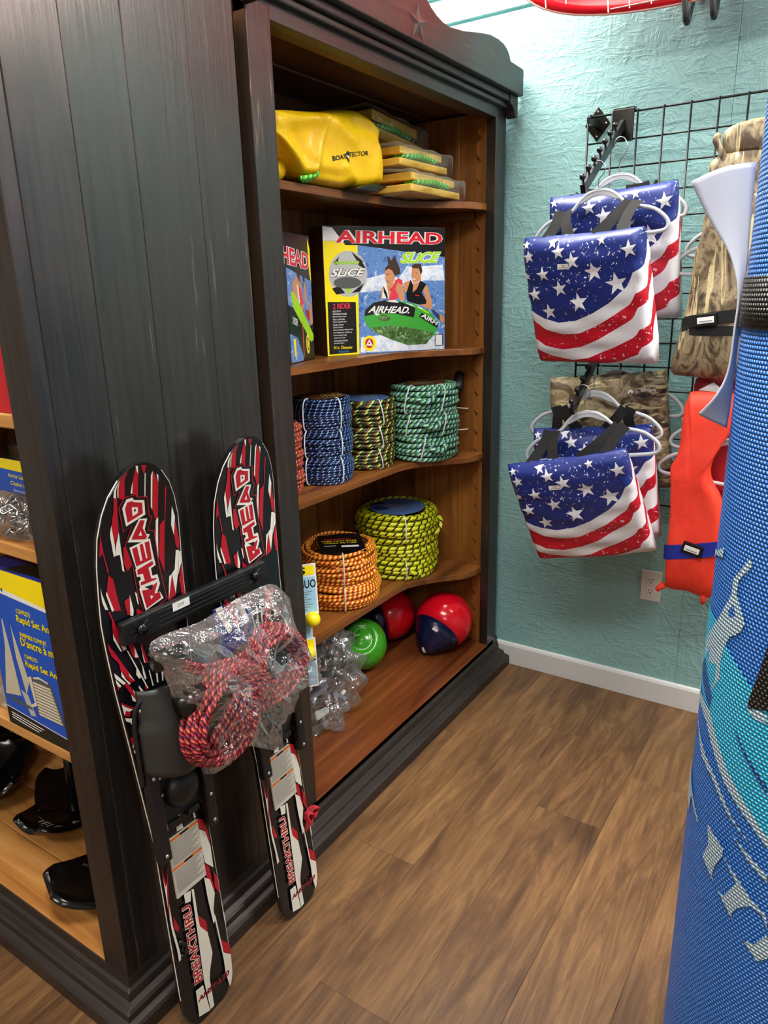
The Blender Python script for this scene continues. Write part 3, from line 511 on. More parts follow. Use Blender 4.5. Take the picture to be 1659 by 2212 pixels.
# ================================================================== cartons on the second shelf
zb=ZS[1]
BOX=[["water",[[0.1206,0.3424],[0.4501,0.3067],[0.4478,0.0001],[0.1146,0.0002]]],["white",[[0.0018,0.3975],[0.0347,0.3932],[0.0677,0.3548],[-0.0017,0.3539]]],["yellow",[[-0.0007,0.3539],[0.0702,0.3535],[0.0772,0.342],[0.1206,0.3424],[0.1146,0.0002],[-0.0,-0.0]]],["black",[[0.0081,0.1703],[0.1078,0.1678],[0.1066,0.0071],[0.0071,0.0054]]],["splash",[[0.1223,0.2344],[0.1723,0.2451],[0.2231,0.2558],[0.2677,0.2404],[0.2996,0.2761],[0.4395,0.2814],[0.4482,0.2306],[0.3693,0.2316],[0.2996,0.217],[0.2224,0.2029],[0.1254,0.1971]]],["splash",[[0.1231,0.0541],[0.2067,0.0603],[0.4209,0.0611],[0.4475,-0.0015],[0.1194,0.0062]]],["silver",[[0.1529,0.2553],[0.15,0.2367],[0.1425,0.2194],[0.131,0.2045],[0.1161,0.1932],[0.0991,0.1863],[0.081,0.1842],[0.0634,0.1871],[0.0472,0.1946],[0.0338,0.2062],[0.0238,0.2211],[0.018,0.2382],[0.0167,0.2563],[0.0199,0.2743],[0.0274,0.291],[0.0386,0.3052],[0.0529,0.3162],[0.0693,0.3231],[0.0867,0.3256],[0.1041,0.3233],[0.1202,0.3165],[0.134,0.3054],[0.1446,0.2909],[0.151,0.2738]]],["black",[[0.0968,0.3234],[0.1423,0.2905],[0.1164,0.2949]]],["black",[[0.1271,0.3038],[0.1496,0.268],[0.1211,0.2816]]],["black",[[0.0255,0.2108],[0.0515,0.2194],[0.0711,0.1963],[0.0399,0.1924]]],["black",[[0.092,0.1959],[0.1405,0.2272],[0.1237,0.1999]]],["black",[[0.0345,0.2905],[0.0555,0.308],[0.0442,0.2818]]],["lime",[[0.0717,0.21],[0.0928,0.2165],[0.0866,0.1914]]],["lime",[[0.1158,0.2771],[0.1363,0.2636],[0.1204,0.2592]]],["darkgrey",[[0.1299,0.2273],[0.128,0.2226],[0.1229,0.2183],[0.1148,0.2146],[0.1044,0.2119],[0.0923,0.2103],[0.0795,0.2099],[0.0668,0.2107],[0.055,0.2127],[0.045,0.2157],[0.0375,0.2196],[0.0329,0.224],[0.0315,0.2286],[0.0333,0.2332],[0.0384,0.2375],[0.0462,0.2411],[0.0564,0.2438],[0.0682,0.2455],[0.0809,0.246],[0.0936,0.2453],[0.1055,0.2434],[0.1157,0.2404],[0.1235,0.2365],[0.1283,0.2321]]],["hairb",[[0.226,0.3096],[0.2326,0.3077],[0.2413,0.2948],[0.2547,0.3133],[0.2591,0.3004],[0.2724,0.2724],[0.2746,0.2536],[0.2543,0.2481],[0.241,0.2669],[0.2187,0.2633],[0.2189,0.2745],[0.23,0.2819]]],["skin",[[0.2176,0.2633],[0.2321,0.2707],[0.2454,0.2632],[0.2542,0.2443],[0.2519,0.2329],[0.2405,0.2179],[0.227,0.2181],[0.2173,0.2371]]],["skin",[[0.2226,0.2181],[0.2541,0.2272],[0.2677,0.227],[0.2836,0.2153],[0.2904,0.1705],[0.272,0.1671],[0.2585,0.2061],[0.2425,0.1948],[0.2311,0.1816],[0.2223,0.1952]]],["skin",[[0.2024,0.207],[0.2091,0.2145],[0.218,0.2068],[0.213,0.1724],[0.1996,0.1784]]],["white",[[0.2092,0.2183],[0.2204,0.2257],[0.231,0.1758],[0.2041,0.1783]]],["black",[[0.2092,0.2183],[0.2223,0.1952],[0.2265,0.1778],[0.222,0.176],[0.2111,0.1954]]],["coral",[[0.2228,0.2333],[0.2315,0.2142],[0.2336,0.2027],[0.2518,0.2215],[0.2541,0.2329],[0.2677,0.2404],[0.2813,0.2326],[0.2836,0.2172],[0.2631,0.2271],[0.254,0.2062],[0.2675,0.1808],[0.2537,0.1714],[0.2287,0.172],[0.2403,0.1987]]],["black",[[0.2228,0.2333],[0.2339,0.2312],[0.2316,0.2275],[0.2249,0.2276]]],["hairb",[[0.223,0.253],[0.2297,0.2539],[0.2297,0.2511],[0.223,0.2506]]],["hairb",[[0.2342,0.2539],[0.2409,0.2548],[0.2408,0.2519]]],["white",[[0.225,0.231],[0.2328,0.2303],[0.2317,0.229],[0.2261,0.2291]]],["hairb",[[0.3224,0.2817],[0.3361,0.2873],[0.3546,0.2835],[0.3595,0.2625],[0.3527,0.2472],[0.3455,0.2702],[0.3201,0.2722],[0.3178,0.2779]]],["skin",[[0.319,0.2722],[0.3443,0.2702],[0.348,0.2549],[0.355,0.2529],[0.3529,0.2318],[0.3366,0.2261],[0.3227,0.2244],[0.3168,0.2437]]],["skin",[[0.2859,0.2249],[0.3088,0.2323],[0.3135,0.2168],[0.2951,0.1939],[0.2882,0.1998]]],["skin",[[0.3135,0.2207],[0.3483,0.226],[0.3415,0.2008],[0.3229,0.1894]]],["skin",[[0.3555,0.2142],[0.3767,0.2159],[0.3967,0.1641],[0.3972,0.1359],[0.373,0.1426],[0.3491,0.1533],[0.3585,0.159],[0.3753,0.1546],[0.3677,0.1846]]],["black",[[0.3134,0.2361],[0.3227,0.2167],[0.3206,0.1934],[0.3368,0.2048],[0.3506,0.2318],[0.3742,0.2198],[0.3557,0.1927],[0.3751,0.1646],[0.3705,0.1547],[0.342,0.1535],[0.2997,0.1664],[0.2951,0.19]]],["red",[[0.3299,0.1854],[0.3452,0.1841],[0.3452,0.1815],[0.33,0.183]]],["white",[[0.3203,0.2389],[0.3342,0.2368],[0.3308,0.2343],[0.3226,0.235]]],["hairb",[[0.3191,0.257],[0.3248,0.256],[0.3237,0.2541]]],["hairb",[[0.3317,0.2569],[0.3398,0.2569],[0.3387,0.255]]],["navy",[[0.3924,0.134],[0.4021,0.1358],[0.4319,0.1124],[0.4299,0.096],[0.4149,0.1068]]],["skin",[[0.4269,0.1187],[0.4367,0.1184],[0.4471,0.1016],[0.44,0.0874],[0.4273,0.1002]]],["tubegreen",[[0.136,0.1165],[0.1411,0.1395],[0.1905,0.169],[0.2537,0.1695],[0.3231,0.1579],[0.3828,0.1323],[0.4202,0.0922],[0.4158,0.0696],[0.4063,0.0513],[0.3724,0.0257],[0.2999,0.0252],[0.2296,0.0471],[0.1683,0.072],[0.1421,0.0967]]],["tubedark",[[0.1596,0.0842],[0.23,0.0894],[0.2998,0.0805],[0.4037,0.0577],[0.3724,0.0215],[0.2999,0.0211],[0.2295,0.0451],[0.1683,0.072]]],["blackp",[[0.1373,0.1223],[0.1412,0.1415],[0.1704,0.1638],[0.222,0.1721],[0.2766,0.163],[0.3302,0.1438],[0.3245,0.112],[0.2534,0.1263],[0.192,0.1302]]],["white",[[0.2174,0.1684],[0.2537,0.1714],[0.2674,0.1613],[0.24,0.164]]],["white",[[0.2904,0.1607],[0.3137,0.1562],[0.3326,0.1458],[0.3184,0.1501]]],["lime",[[0.3421,0.1435],[0.3659,0.1368],[0.3902,0.1219],[0.3709,0.1266]]],["white",[[0.3373,0.1486],[0.3563,0.1431],[0.3612,0.137],[0.3421,0.1425]]],["black",[[0.3447,0.1133],[0.3541,0.1271],[0.4202,0.0902],[0.4169,0.0738]]],["tubedark",[[0.1872,0.1147],[0.201,0.126],[0.2259,0.1232],[0.2349,0.1091],[0.2165,0.1018],[0.1939,0.1066]]],["white",[[0.1719,0.1289],[0.1809,0.1315],[0.1942,0.1262],[0.1829,0.1227]]],["yellow",[[0.1779,0.0334],[0.1769,0.0269],[0.1743,0.0209],[0.1703,0.0159],[0.1651,0.0121],[0.1592,0.0099],[0.1528,0.0094],[0.1465,0.0106],[0.1407,0.0135],[0.1358,0.0178],[0.1321,0.0232],[0.1299,0.0293],[0.1292,0.0359],[0.1302,0.0423],[0.1328,0.0482],[0.1368,0.0532],[0.1419,0.0569],[0.1478,0.0591],[0.1541,0.0596],[0.1603,0.0585],[0.1662,0.0558],[0.1711,0.0515],[0.1749,0.0462],[0.1772,0.04]]],["red2",[[0.1675,0.0339],[0.1668,0.0298],[0.1652,0.026],[0.1627,0.0228],[0.1594,0.0204],[0.1557,0.0189],[0.1517,0.0186],[0.1477,0.0194],[0.1441,0.0212],[0.141,0.0239],[0.1386,0.0274],[0.1372,0.0313],[0.1368,0.0355],[0.1375,0.0396],[0.1391,0.0434],[0.1416,0.0466],[0.1448,0.049],[0.1485,0.0504],[0.1525,0.0507],[0.1565,0.05],[0.1601,0.0482],[0.1632,0.0455],[0.1656,0.0421],[0.167,0.0381]]],["white",[[0.1525,0.0487],[0.165,0.026],[0.1391,0.0273]]],["red2",[[0.1557,0.0345],[0.155,0.0324],[0.1531,0.0312],[0.1509,0.0313],[0.1491,0.0327],[0.1485,0.0349],[0.1492,0.037],[0.1511,0.0382],[0.1533,0.0381],[0.1551,0.0367]]],["black",[[0.4075,0.0523],[0.4398,0.0519],[0.4396,0.0128],[0.4071,0.0138]]],["white",[[0.41,0.0501],[0.4368,0.0499],[0.4365,0.0151],[0.4095,0.016]]]]
n=Vector((-.49037,-.87152,0)); d=Vector((.87152,-.49037,0)); A0=Vector((-.638,.341,zb))
t=thing('carton','carton printed with two riders on a green tube, yellow side band','carton',(-.45,.25,zb+.0005),'cartons on the second shelf')
MF=frame(A0,d,(0,0,1),-n)   # local x along the front, y up, z into the box
bo_=MB(MF).box((0,0.0008,0),(.449,.4,.12)).build('body',['carton_brown'],t,bevel=.0015)
P=Print(lambda a,b,k:(a,b,-k),[],M=MF)
P.poly('print_black',[(.001,.001),(.448,.001),(.448,.399),(.001,.399)])
for c,pts in BOX: P.poly('print_'+c,[(min(max(a,.001),.448),min(max(b,.001),.399)) for a,b in pts])
P.text('print_red','AIRHEAD',(.044,.349),(.436,.347),(.046,.386),.03,.0,'print_white',.05)
P.text('print_lime','SLiCE',(.272,.2865),(.425,.288),(.280,.322),.035,.25,'print_white',.05)
P.text('print_white','AIRHEAD.',(.150,.133),(.305,.125),(.158,.155),.03,.2); P.text('print_white','AIRH',(.350,.114),(.414,.081),(.358,.127),.03,.1)
P.text('print_lime','AIRHEAD',(.034,.284),(.124,.285),(.035,.294),.03); P.text('print_white','SLiCE',(.020,.2466),(.141,.2477),(.026,.271),.035,.25,'print_black',.04)
P.text('print_coral','2 RIDER',(.026,.148),(.089,.148),(.026,.165),.02)
for i,s in enumerate(('SLICE STYLE','PERFORMANCE TOWABLE','Boston Valve, Foam','Pad  Low Profile','Nylon Handles with','Knuckle Guards','Quick Connect','Patented Speed Safety Valve','for Inflating & Deflating','Heavy-Gauge Virgin','Vinyl Inner Tube','Covered with Double','Stitched Nylon')):
    y=.138-i*.0084; P.text('print_white',s,(.024,y),(.024+.0036*len(s)*.72,y),(.024,y+.0052),.01)
P.text('print_yellow','54 in  Diameter',(.022,.0215),(.090,.0205),(.022,.0315),.01); P.text('print_cyan','Deflated Size',(.040,.0095),(.076,.0098),(.040,.0165),.01)
P.build('front_print',P.mats,bo_)
sd=Print(lambda a,b,k:(-k,b,a),[],M=MF); sd.text('print_hairb','LIMITED',(.085,.02),(.085,.18),(.06,.02),.0); sd.build('side_print',sd.mats,bo_)
# second carton, left
A1=Vector((-.728,.322,zb)); d2=Vector((.953,.302,0)); n2=Vector((.302,-.953,0))
t=thing('carton','carton with a yellow-green tube picture, cut off by the bookcase post','carton',(-.9,.3,zb+.0005),'cartons on the second shelf')
M2=frame(A1-d2*.36,d2,(0,0,1),-n2); bo_=MB(M2).box((0,.0008,0),(.36,.363,.1)).build('body','print_black',t,bevel=.0015)
P=Print(lambda a,b,k:(a,b,-k),[],M=M2); X=lambda u:.36-.19+u*.19
q=lambda c,*p:P.poly('print_'+c,[(X(a),b*.363) for a,b in p])
q('yellow',(.9,.98),(.995,.9),(.995,.62),(.93,.7)); q('water',(.0,.74),(.99,.64),(.99,.3),(0,.2)); q('skin',(.3,.66),(.48,.7),(.6,.55),(.62,.42),(.5,.38),(.3,.5)); q('skin',(.22,.62),(.32,.66),(.35,.5),(.2,.48)); q('hairb',(.36,.82),(.5,.76),(.52,.62),(.4,.68)); q('coral',(.45,.6),(.55,.58),(.62,.46),(.48,.45)); q('white',(.38,.62),(.44,.6),(.48,.46),(.42,.48)); q('hairb',(.64,.7),(.72,.66),(.72,.58),(.64,.6)); q('skin',(.66,.64),(.74,.62),(.75,.48),(.68,.46)); q('skin',(.85,.48),(.95,.46),(.97,.3),(.86,.28)); q('red2',(.7,.42),(.85,.4),(.85,.32),(.7,.36))
q('black',(.0,.46),(.3,.42),(.98,.14),(.98,.02),(.0,.02)); q('lime',(.12,.56),(.26,.55),(.99,.2),(.97,.16),(.86,.15),(.18,.44)); q('water',(.0,.24),(.3,.2),(.5,.05),(.5,.01),(0,.01)); q('yellow',(.13,.20),(.22,.19),(.22,.06),(.16,.05)); q('orange',(.52,.32),(.55,.32),(.54,.03),(.52,.03))
P.poly('print_yellow',[(X(.72)+.014*math.cos(i*.4),.05+.03*math.sin(i*.4)) for i in range(16)]); P.poly('print_black',[(X(.72)+.009*math.cos(i*.4),.05+.02*math.sin(i*.4)) for i in range(16)]); P.poly('print_yellow',[(X(.72)+.006*math.cos(i*.4),.05+.014*math.sin(i*.4)) for i in range(16)])
P.text('print_red','AIRHEAD',(X(-.8),.288),(X(.92),.265),(X(-.8),.335),.03,.0,'print_white',.05); P.text('print_white','2 RIDER',(X(.12),.115),(X(.33),.105),(X(.13),.135),.02); P.build('front_print',P.mats,bo_)

# ================================================================== top shelf: yellow bag, bagged foam
z1=ZS[0]
t=thing('dry_bag','crumpled bright yellow bag lettered in black on the top shelf','bag',(-.78,.22,z1))
outl=[(-1.06,1.925),(-.924,1.942),(-.80,1.968),(-.657,1.99),(-.60,1.985),(-.553,1.966),(-.541,1.9),(-.535,1.85),(-.527,1.806),(-.604,1.785),(-.72,1.777),(-.80,1.775),(-.861,1.776),(-.92,1.782),(-.956,1.79),(-1.0,1.812),(-1.04,1.835),(-1.06,1.88)]
top=[(-1.06,1.925),(-.924,1.942),(-.80,1.968),(-.657,1.99),(-.60,1.985),(-.553,1.966),(-.53,1.94)]; bot=[(-1.06,1.88),(-1.03,1.862),(-1.0,1.845),(-.956,1.815),(-.91,1.79),(-.87,1.781),(-.80,1.777),(-.70,1.777),(-.604,1.788),(-.527,1.806)]
def crease(x,z):
    h=0
    for (ax,az),(bx_,bz),am,w in (((-.845,1.935),(-.89,1.80),.022,.016),((-.79,1.93),(-.70,1.90),.012,.02),((-1.03,1.90),(-.86,1.935),.012,.02),((-.74,1.83),(-.70,1.80),.014,.014),((-.96,1.88),(-.90,1.82),-.014,.02),((-.86,1.80),(-.76,1.80),-.012,.014),((-.68,1.955),(-.56,1.93),-.01,.02),((-.60,1.81),(-.58,1.93),.006,.02)):
        p=Vector((x,z)); a=Vector((ax,az)); b=Vector((bx_,bz)); tt=max(0,min(1,(p-a).dot(b-a)/(b-a).length_squared)); dd=(p-(a+(b-a)*tt)).length; h+=am*math.exp(-(dd/w)**2)
    return h
def bagf(sgn):
    def f(u,v):
        x=-1.06+.53*u; zt=interp(top,x); zb_=interp(bot,x); z=zb_+(zt-zb_)*v
        e=min(1,min(u,1-u)/.07,min(v,1-v)/.16); e=math.sqrt(max(0,1-(1-e)**2)); th=.02+.055*e
        y=.24-sgn*th; 
        if sgn>0: y-=crease(x,z)*e
        y+=(.004*math.sin(31*x+9*z)+.003*math.sin(47*z+13*x))*e
        return (x,y,z+.003*math.sin(25*x)*(v>.9))
    return f
mb=MB(); mb.grid(bagf(1),64,40); mb.grid(lambda u,v:bagf(-1)(1-u,v),32,20)
rim=[(u,0) for u in [i/40 for i in range(41)]]+[(1,i/20) for i in range(1,21)]+[(1-i/40,1) for i in range(1,41)]+[(0,1-i/20) for i in range(1,20)]
vs=[];
for u,v in rim: vs+=[bagf(1)(u,v),bagf(-1)(u,v)]
m_=len(rim); mb.add(vs,[(2*i,2*((i+1)%m_),2*((i+1)%m_)+1,2*i+1) for i in range(m_)]); bb=mb.build('bag_body','bag_yellow',t,smooth=True)
def onbag(a,b,k):
    u=(a+1.06)/.53; zt=interp(top,a); zb_=interp(bot,a); v=(b-zb_)/(zt-zb_); p=bagf(1)(u,v); return (p[0],p[1]-k-.0012,p[2])
P=Print(onbag,[]); P.text('print_black','BOAT',(-.806,1.835),(-.737,1.850),(-.808,1.847),.02); P.text('print_black','TECTOR',(-.722,1.856),(-.636,1.871),(-.723,1.868),.01)
P.poly('print_black',[(-.741,1.862),(-.73,1.872),(-.72,1.866),(-.722,1.85),(-.73,1.838),(-.738,1.846)]); P.poly('print_white',[(-.738,1.861),(-.73,1.868),(-.7225,1.864),(-.7245,1.85),(-.73,1.842),(-.7355,1.848)]); P.build('lettering',P.mats,bb)
MB().prism([(-.72,z1+.001),(-.60,z1+.001),(-.545,z1+.022),(-.60,z1+.024),(-.66,z1+.016)],lambda a,b,d:(a,d,b),.152,.2).build('black_base','dark_bag',t,bevel=.003)
t=thing('boat_fender','rounded yellow fender end showing beside the post on the top shelf','fender',(-1.03,.24,z1))
MB().lathe([(.0001,-.15),(.03,-.148),(.034,-.13),(.034,.08),(.033,.1),(.026,.115),(.012,.122),(.0001,.123)],(-1.05,.245,z1+.0352),24,0,Matrix.Rotation(PI/2,3,'Y')).build('body','bag_yellow',t,smooth=True)
t=thing('rope_scrap','short loop of lime green rope lying in front of the yellow bag','rope',(-.885,.19,z1))
MB().tube(smooth_path([(-.925,.185,z1+.008),(-.90,.176,z1+.013),(-.87,.172,z1+.022),(-.855,.18,z1+.03),(-.87,.195,z1+.012),(-.90,.2,z1+.008)],5),.0065,8).build('rope','rope_lime',t,smooth=True)
tag(t.children[0]); 
def foampack(label,x0,x1,y0,y1,z,h,slope,twist,bagtail,seed):
    t=thing('foam_pack',label,'foam pack',((x0+x1)/2,(y0+y1)/2,z),'bagged yellow foam on the top shelf'); q=random.Random(seed); hs=h*.36
    def zz(x): return z+slope*(x-x0)
    for k,(a,b) in enumerate(((0,hs),(h*.62,h*.62+hs))):
        xa,xb=x0+.015+.02*k,x1-.05-.02*k
        MB().add([(xa,y0+.012+.01*k,zz(xa)+a),(xb,y0+.012+.01*k,zz(xb)+a),(xb,y1,zz(xb)+a),(xa,y1,zz(xa)+a),(xa,y0+.012+.01*k,zz(xa)+b),(xb,y0+.012+.01*k,zz(xb)+b),(xb,y1,zz(xb)+b),(xa,y1,zz(xa)+b)],[(3,2,1,0),(4,5,6,7),(0,1,5,4),(1,2,6,5),(2,3,7,6),(3,0,4,7)]).build('foam_slab','foam_yellow',t,bevel=.003)
    mb=MB()
    for k in range(3):
        yy=y0+.02+.012*k; za=h*.36+.012
        mb.tube(smooth_path([(x1-.12,yy,zz(x1-.12)+za),(x1-.2,yy+.003,zz(x1-.2)+za+.006),(x0+.1,yy,zz(x0+.1)+za),(x0+.06,yy+.02,zz(x0+.06)+za)],6),.0075,8)
    mb.build('rope','rope_lime',t,smooth=True)
    def bag(u,v):
        a=2*PI*u; x=x0+(x1+bagtail-x0)*v; w=1 if x<x1-.05 else max(.12,1-(x-(x1-.05))/(bagtail+.05)*.88); cy_,cz=(y0+y1)/2,zz(min(x,x1))+h*.5
        sy=(y1-y0)*.5+.012; sz=h*.5+.006; dy=math.copysign(abs(math.cos(a))**.45,math.cos(a))*sy; dz=math.copysign(abs(math.sin(a))**.45,math.sin(a))*sz
        if x>x1-.05: dz=dz*w+twist*(x-x1+.05)*math.sin(3*a); dy=dy*(.6+.4*w)
        return (x,cy_+dy+.003*math.sin(40*x+5*a),cz+dz+.0022*math.sin(55*x+7*a+seed))
    MB().grid(bag,40,40).build('plastic_bag','clear_film_bright',t,smooth=True)
foampack('bagged yellow foam lying directly on the top shelf, lowest of the stack',-.535,-.155,.075,.36,z1+.008,.058,0.,.25,.035,1)
foampack('bagged yellow foam in the middle of the stack, its bag end reaching the right post',-.525,-.16,.12,.38,z1+.086,.058,.01,.5,.03,2)
foampack('bagged yellow foam topmost of the stack, sloping down behind the yellow bag',-.525,-.15,.22,.44,z1+.182,.08,-.075,.2,.01,3)

# ================================================================== cards and plastic bag by the left post
for i,(x,y,z,tl,lb) in enumerate(((-1.122,.10,.62,-.05,'uppermost of the three blue and white cards behind the post'),(-1.135,.115,.515,-.06,'middle one of the three blue and white cards behind the post'),(-1.14,.10,.40,-.03,'lowest of the three blue and white cards behind the post'))):
    t=thing('buoy_card',lb,'package',(x,y,z),'carded packs hanging by the left post'); M=frame((x,y,z),Vector((.80,-.60,0)),Vector((.04,.06,1)).normalized(),Vector((-.60,-.80,.05)).normalized())
    cd=MB(M).box((-.05,0,0),(.05,.15,.0015)).build('card','print_white',t,bevel=.0004); P=Print(lambda a,b,k:(a,b,.0015+k),[],M=M)
    P.poly('card_blue',[(-.045,.008),(.045,.008),(.045,.112),(-.045,.112)]); P.poly('print_yellow',[(-.045,.118),(.045,.118),(.045,.145),(-.045,.145)]); P.text('print_black',('BUO','UOE','OEE')[i],(.002,.08),(.047,.08),(.002,.104),.02)
    for k in range(8): P.poly('label_ink',[(-.04,.068-k*.0075),(.035-.004*((k*7)%5),.068-k*.0075),(.035-.004*((k*7)%5),.0705-k*.0075),(-.04,.0705-k*.0075)])
    P.text('print_black','S',(.0,.122),(.02,.122),(.0,.142),.02); P.build('print',P.mats,cd)
    MB().tube(smooth_path([(-1.2225,.02,z+.165),(-1.19,.05,z+.168),(x-.005,y-.002,z+.163),(x,y+.006,z+.146)],4),.0015,6).build('hanging_hook','steel',t,smooth=True)
    if i<2: MB(M).lathe([(.0001,-.022)]+[(.022*math.cos(a),.022*math.sin(a)) for a in [-1.4+2.8*k/12 for k in range(13)]]+[(.0001,.022)],(.028,-.01,.012),20).build('float_ball','ball_yellow',t,smooth=True)
t=thing('plastic_bag','crumpled clear plastic bag of grey parts on the bookcase floor','plastic bag',(-.86,.24,.116))
def cb(u,v):
    th=-PI/2+PI*v; ph=2*PI*u; q=.16*math.sin(5*ph+3*th)+.12*math.sin(9*ph-5*th)+.10*math.sin(13*th+4*ph)+.07*math.sin(21*ph+11*th)
    x=math.cos(th)*math.cos(ph)*(1+q); y=math.cos(th)*math.sin(ph)*(1+q); z=math.sin(th)*(1+q*.5)
    return (-.86+.135*x+.05*z,.245+.10*y+.02*z,max(.1175,.245+.145*z))
MB().grid(cb,90,64).build('film_bag','clear_film_bright',t,smooth=True)
for k,(p,m,sz) in enumerate((((-.92,.22,.16),'print_white',.04),((-.85,.2,.2),'purple_grey',.05),((-.82,.25,.25),'rubber_black',.045),((-.9,.25,.27),'purple_grey',.05),((-.80,.22,.17),'print_white',.03),((-.88,.27,.2),'purple_grey',.05),((-.84,.24,.32),'rubber_black',.035))):
    M=Matrix.Translation(p)@Matrix.Rotation(k*1.1,4,(.3,.5,.8)); MB(M).prism([(-sz,-sz*.3),(sz*.7,-sz*.4),(sz,sz*.1),(-sz*.2,sz*.45)],lambda a,b,d:(a,b,d),-.006,.006).build('bagged_part',m,t,bevel=.002)

# ================================================================== wire grid on the wall
gx,gy0,gz0,PW=-.08,-.2978,1.9977,.0762
gw=thing('wire_grid','black wire grid panel mounted on the teal wall','grid panel',(gx,gy0-4*PW,gz0-16*PW))
for i in range(13): MB().tube([(gx,gy0-i*PW,gz0-16*PW-.004),(gx,gy0-i*PW,gz0+.004)],.003 if i else .0036,8).build('wire','wire_black',gw,smooth=True)
for j in range(17): MB().tube([(gx+.005,gy0+.004,gz0-j*PW),(gx+.005,gy0-12*PW-.004,gz0-j*PW)],.0028 if j else .0034,8).build('wire','wire_black',gw,smooth=True)
t=thing('wall_bracket','dark metal diamond wall bracket at the corner of the wire grid','bracket',(-.003,-.303,1.99))
MB().prism([(0,.051),(.041,0),(0,-.051),(-.041,0)],lambda a,b,d:(d,-.303+a,1.99+b),-.006,-.0005).build('plate','gunmetal',t,bevel=.003)
MB().prism([(-.006,.012),(-.09,.012),(-.098,.004),(-.098,-.012),(-.006,-.016)],lambda a,b,d:(a,d,1.9977+b-.006),-.309,-.299).build('arm','hook_black',t,bevel=.0015)
for a,b in ((0,.036),(.028,0),(0,-.036),(-.028,0)): MB().lathe([(.004,0),(.003,.0015),(0.0001,.002)],(-.006,-.303+a,1.99+b),10,0,Matrix.Rotation(-PI/2,3,'Y')).build('screw','steel',t)
def faceout(label,z0,x1,z1,y=-.41,n=7):
    t=thing('display_hook',label,'display hook',(gx,y,z0-.05),'sloping hooks on the wire grid')
    s=MB(); s.prism([(-.033,.042),(.033,.042),(.033,-.05),(-.033,-.05)],lambda a,b,d:(d,y+a,z0+b),gx-.012,gx-.008); s.build('back_plate','gunmetal',t,bevel=.003)
    MB().prism([(gx-.012,.044),(gx+.012,.048),(gx+.012,.036),(gx-.006,.032)],lambda a,b,d:(a,d,z0+b),y-.033,y+.033).build('top_clip','gunmetal',t,bevel=.002)
    a=Vector((gx-.01,y,z0)); b=Vector((x1,y-.008,z1)); d=(b-a).normalized(); up=Vector((0,-1,0)).cross(d); up=-up if up.z<0 else up
    M=frame(a,d,Vector((0,1,0)),up); L=(b-a).length; MB(M).box((0,-.007,-.013),(L,.007,.013)).build('arm','hook_black',t,bevel=.0015)
    for k in range(n):
        p=(L-.012-k*(L-.09)/(n-1),0,.013); s=MB(M); s.tube([p,(p[0],0,.022)],.003,8); s.lathe([(.0001,-.0085)]+[(.0085*math.cos(q),.0085*math.sin(q)) for q in [-1.4+2.8*i/10 for i in range(11)]]+[(.0001,.0085)],(p[0],0,.028),14); s.build('ball_stop','hook_black',t,smooth=True)
faceout('upper sloping black hook with ball stops holding the flag cushions',1.964,-.45,1.745)
faceout('lower sloping black hook with ball stops in front of the camouflage cushion',1.36,-.45,1.136)
faceout('black hook holding the camouflage vest behind the blue mat',1.90,-.36,1.74,-.855)
faceout('black hook holding the orange vest behind the blue mat',1.33,-.38,1.16,-.86)

# ================================================================== hangers
HH=[(0,0),(.03,-.004),(.055,-.02),(.078,-.043),(.10,-.055),(.135,-.063),(.165,-.074),(.19,-.094),(.203,-.113),(.2,-.13),(.18,-.137),(.12,-.137),(0,-.137)]
def hanger(label,x,y,z,roll=0,yaw=0,sc=.95,hookh=.07):
    M=Matrix.Translation((x,y,z))@Matrix.Rotation(yaw,4,'Z')@Matrix.Rotation(roll,4,'X')@Matrix.Scale(sc,4)
    t=thing('clothes_hanger',label,'hanger',(x,y,z),'pale grey plastic hangers'); 
    pts=[(0,-a,b) for a,b in HH]+[(0,a,b) for a,b in HH[-2:0:-1]]
    MB(M).tube(smooth_path(pts,4,True),.0058,8,True,flat=(.75,1.)).build('frame','hanger_grey',t,smooth=True)
    nk=[(-.07,-.035),(-.045,-.008),(-.02,.004),(0,.008),(.02,.004),(.045,-.008),(.07,-.035),(.045,-.027),(.02,-.016),(0,-.013),(-.02,-.016),(-.045,-.027)]
    MB(M).prism(nk,lambda a,b,d:(d,a,b),-.0035,.0035).build('neck','hanger_grey',t,bevel=.0015)
    h=hookh; MB(M).tube(smooth_path([(0,0,.004),(0,0,h*.45),(0,-.012,h*.62),(0,-.02,h*.85),(0,-.012,h*1.12),(0,.004,h*1.2),(0,.017,h*1.1),(0,.02,h*.92)],5),.0017,6).build('hook','hook_steel',t,smooth=True)
    return M
H1=hanger('pale hanger carrying the front upper flag cushion',-.36,-.434,1.748,-.06,0,.93,.07)
H2=hanger('pale hanger carrying the front lower flag cushion',-.405,-.446,1.128,-.16,0,1.,.07)
H3=hanger('pale hanger carrying the rear lower flag cushion',-.315,-.44,1.178,-.04,0,1.,.085)
H4=hanger('pale hanger mostly hidden behind the rear upper flag cushion',-.20,-.442,1.805,-.02,0,.96,.09)
H5=hanger('pale hanger carrying the camouflage cushion, rearmost on the lower hook',-.135,-.462,1.225,-.02,0,1.,.085)
hanger('pale hanger showing left of the camouflage vest, foremost of two',-.225,-.835,1.645,.06,0,1.,.13); hanger('pale hanger showing left of the camouflage vest, nearer the wall',-.14,-.845,1.70,.03,0,1.,.13)
hanger('pale hanger poking out left of the orange vest, lowest of three',-.225,-.845,1.045,.1,0,1.,.11); hanger('pale hanger poking out left of the orange vest, middle of three',-.18,-.862,1.125,.08,0,1.,.11); hanger('pale hanger poking out left of the orange vest, highest of three',-.125,-.875,1.20,.06,0,1.,.11)

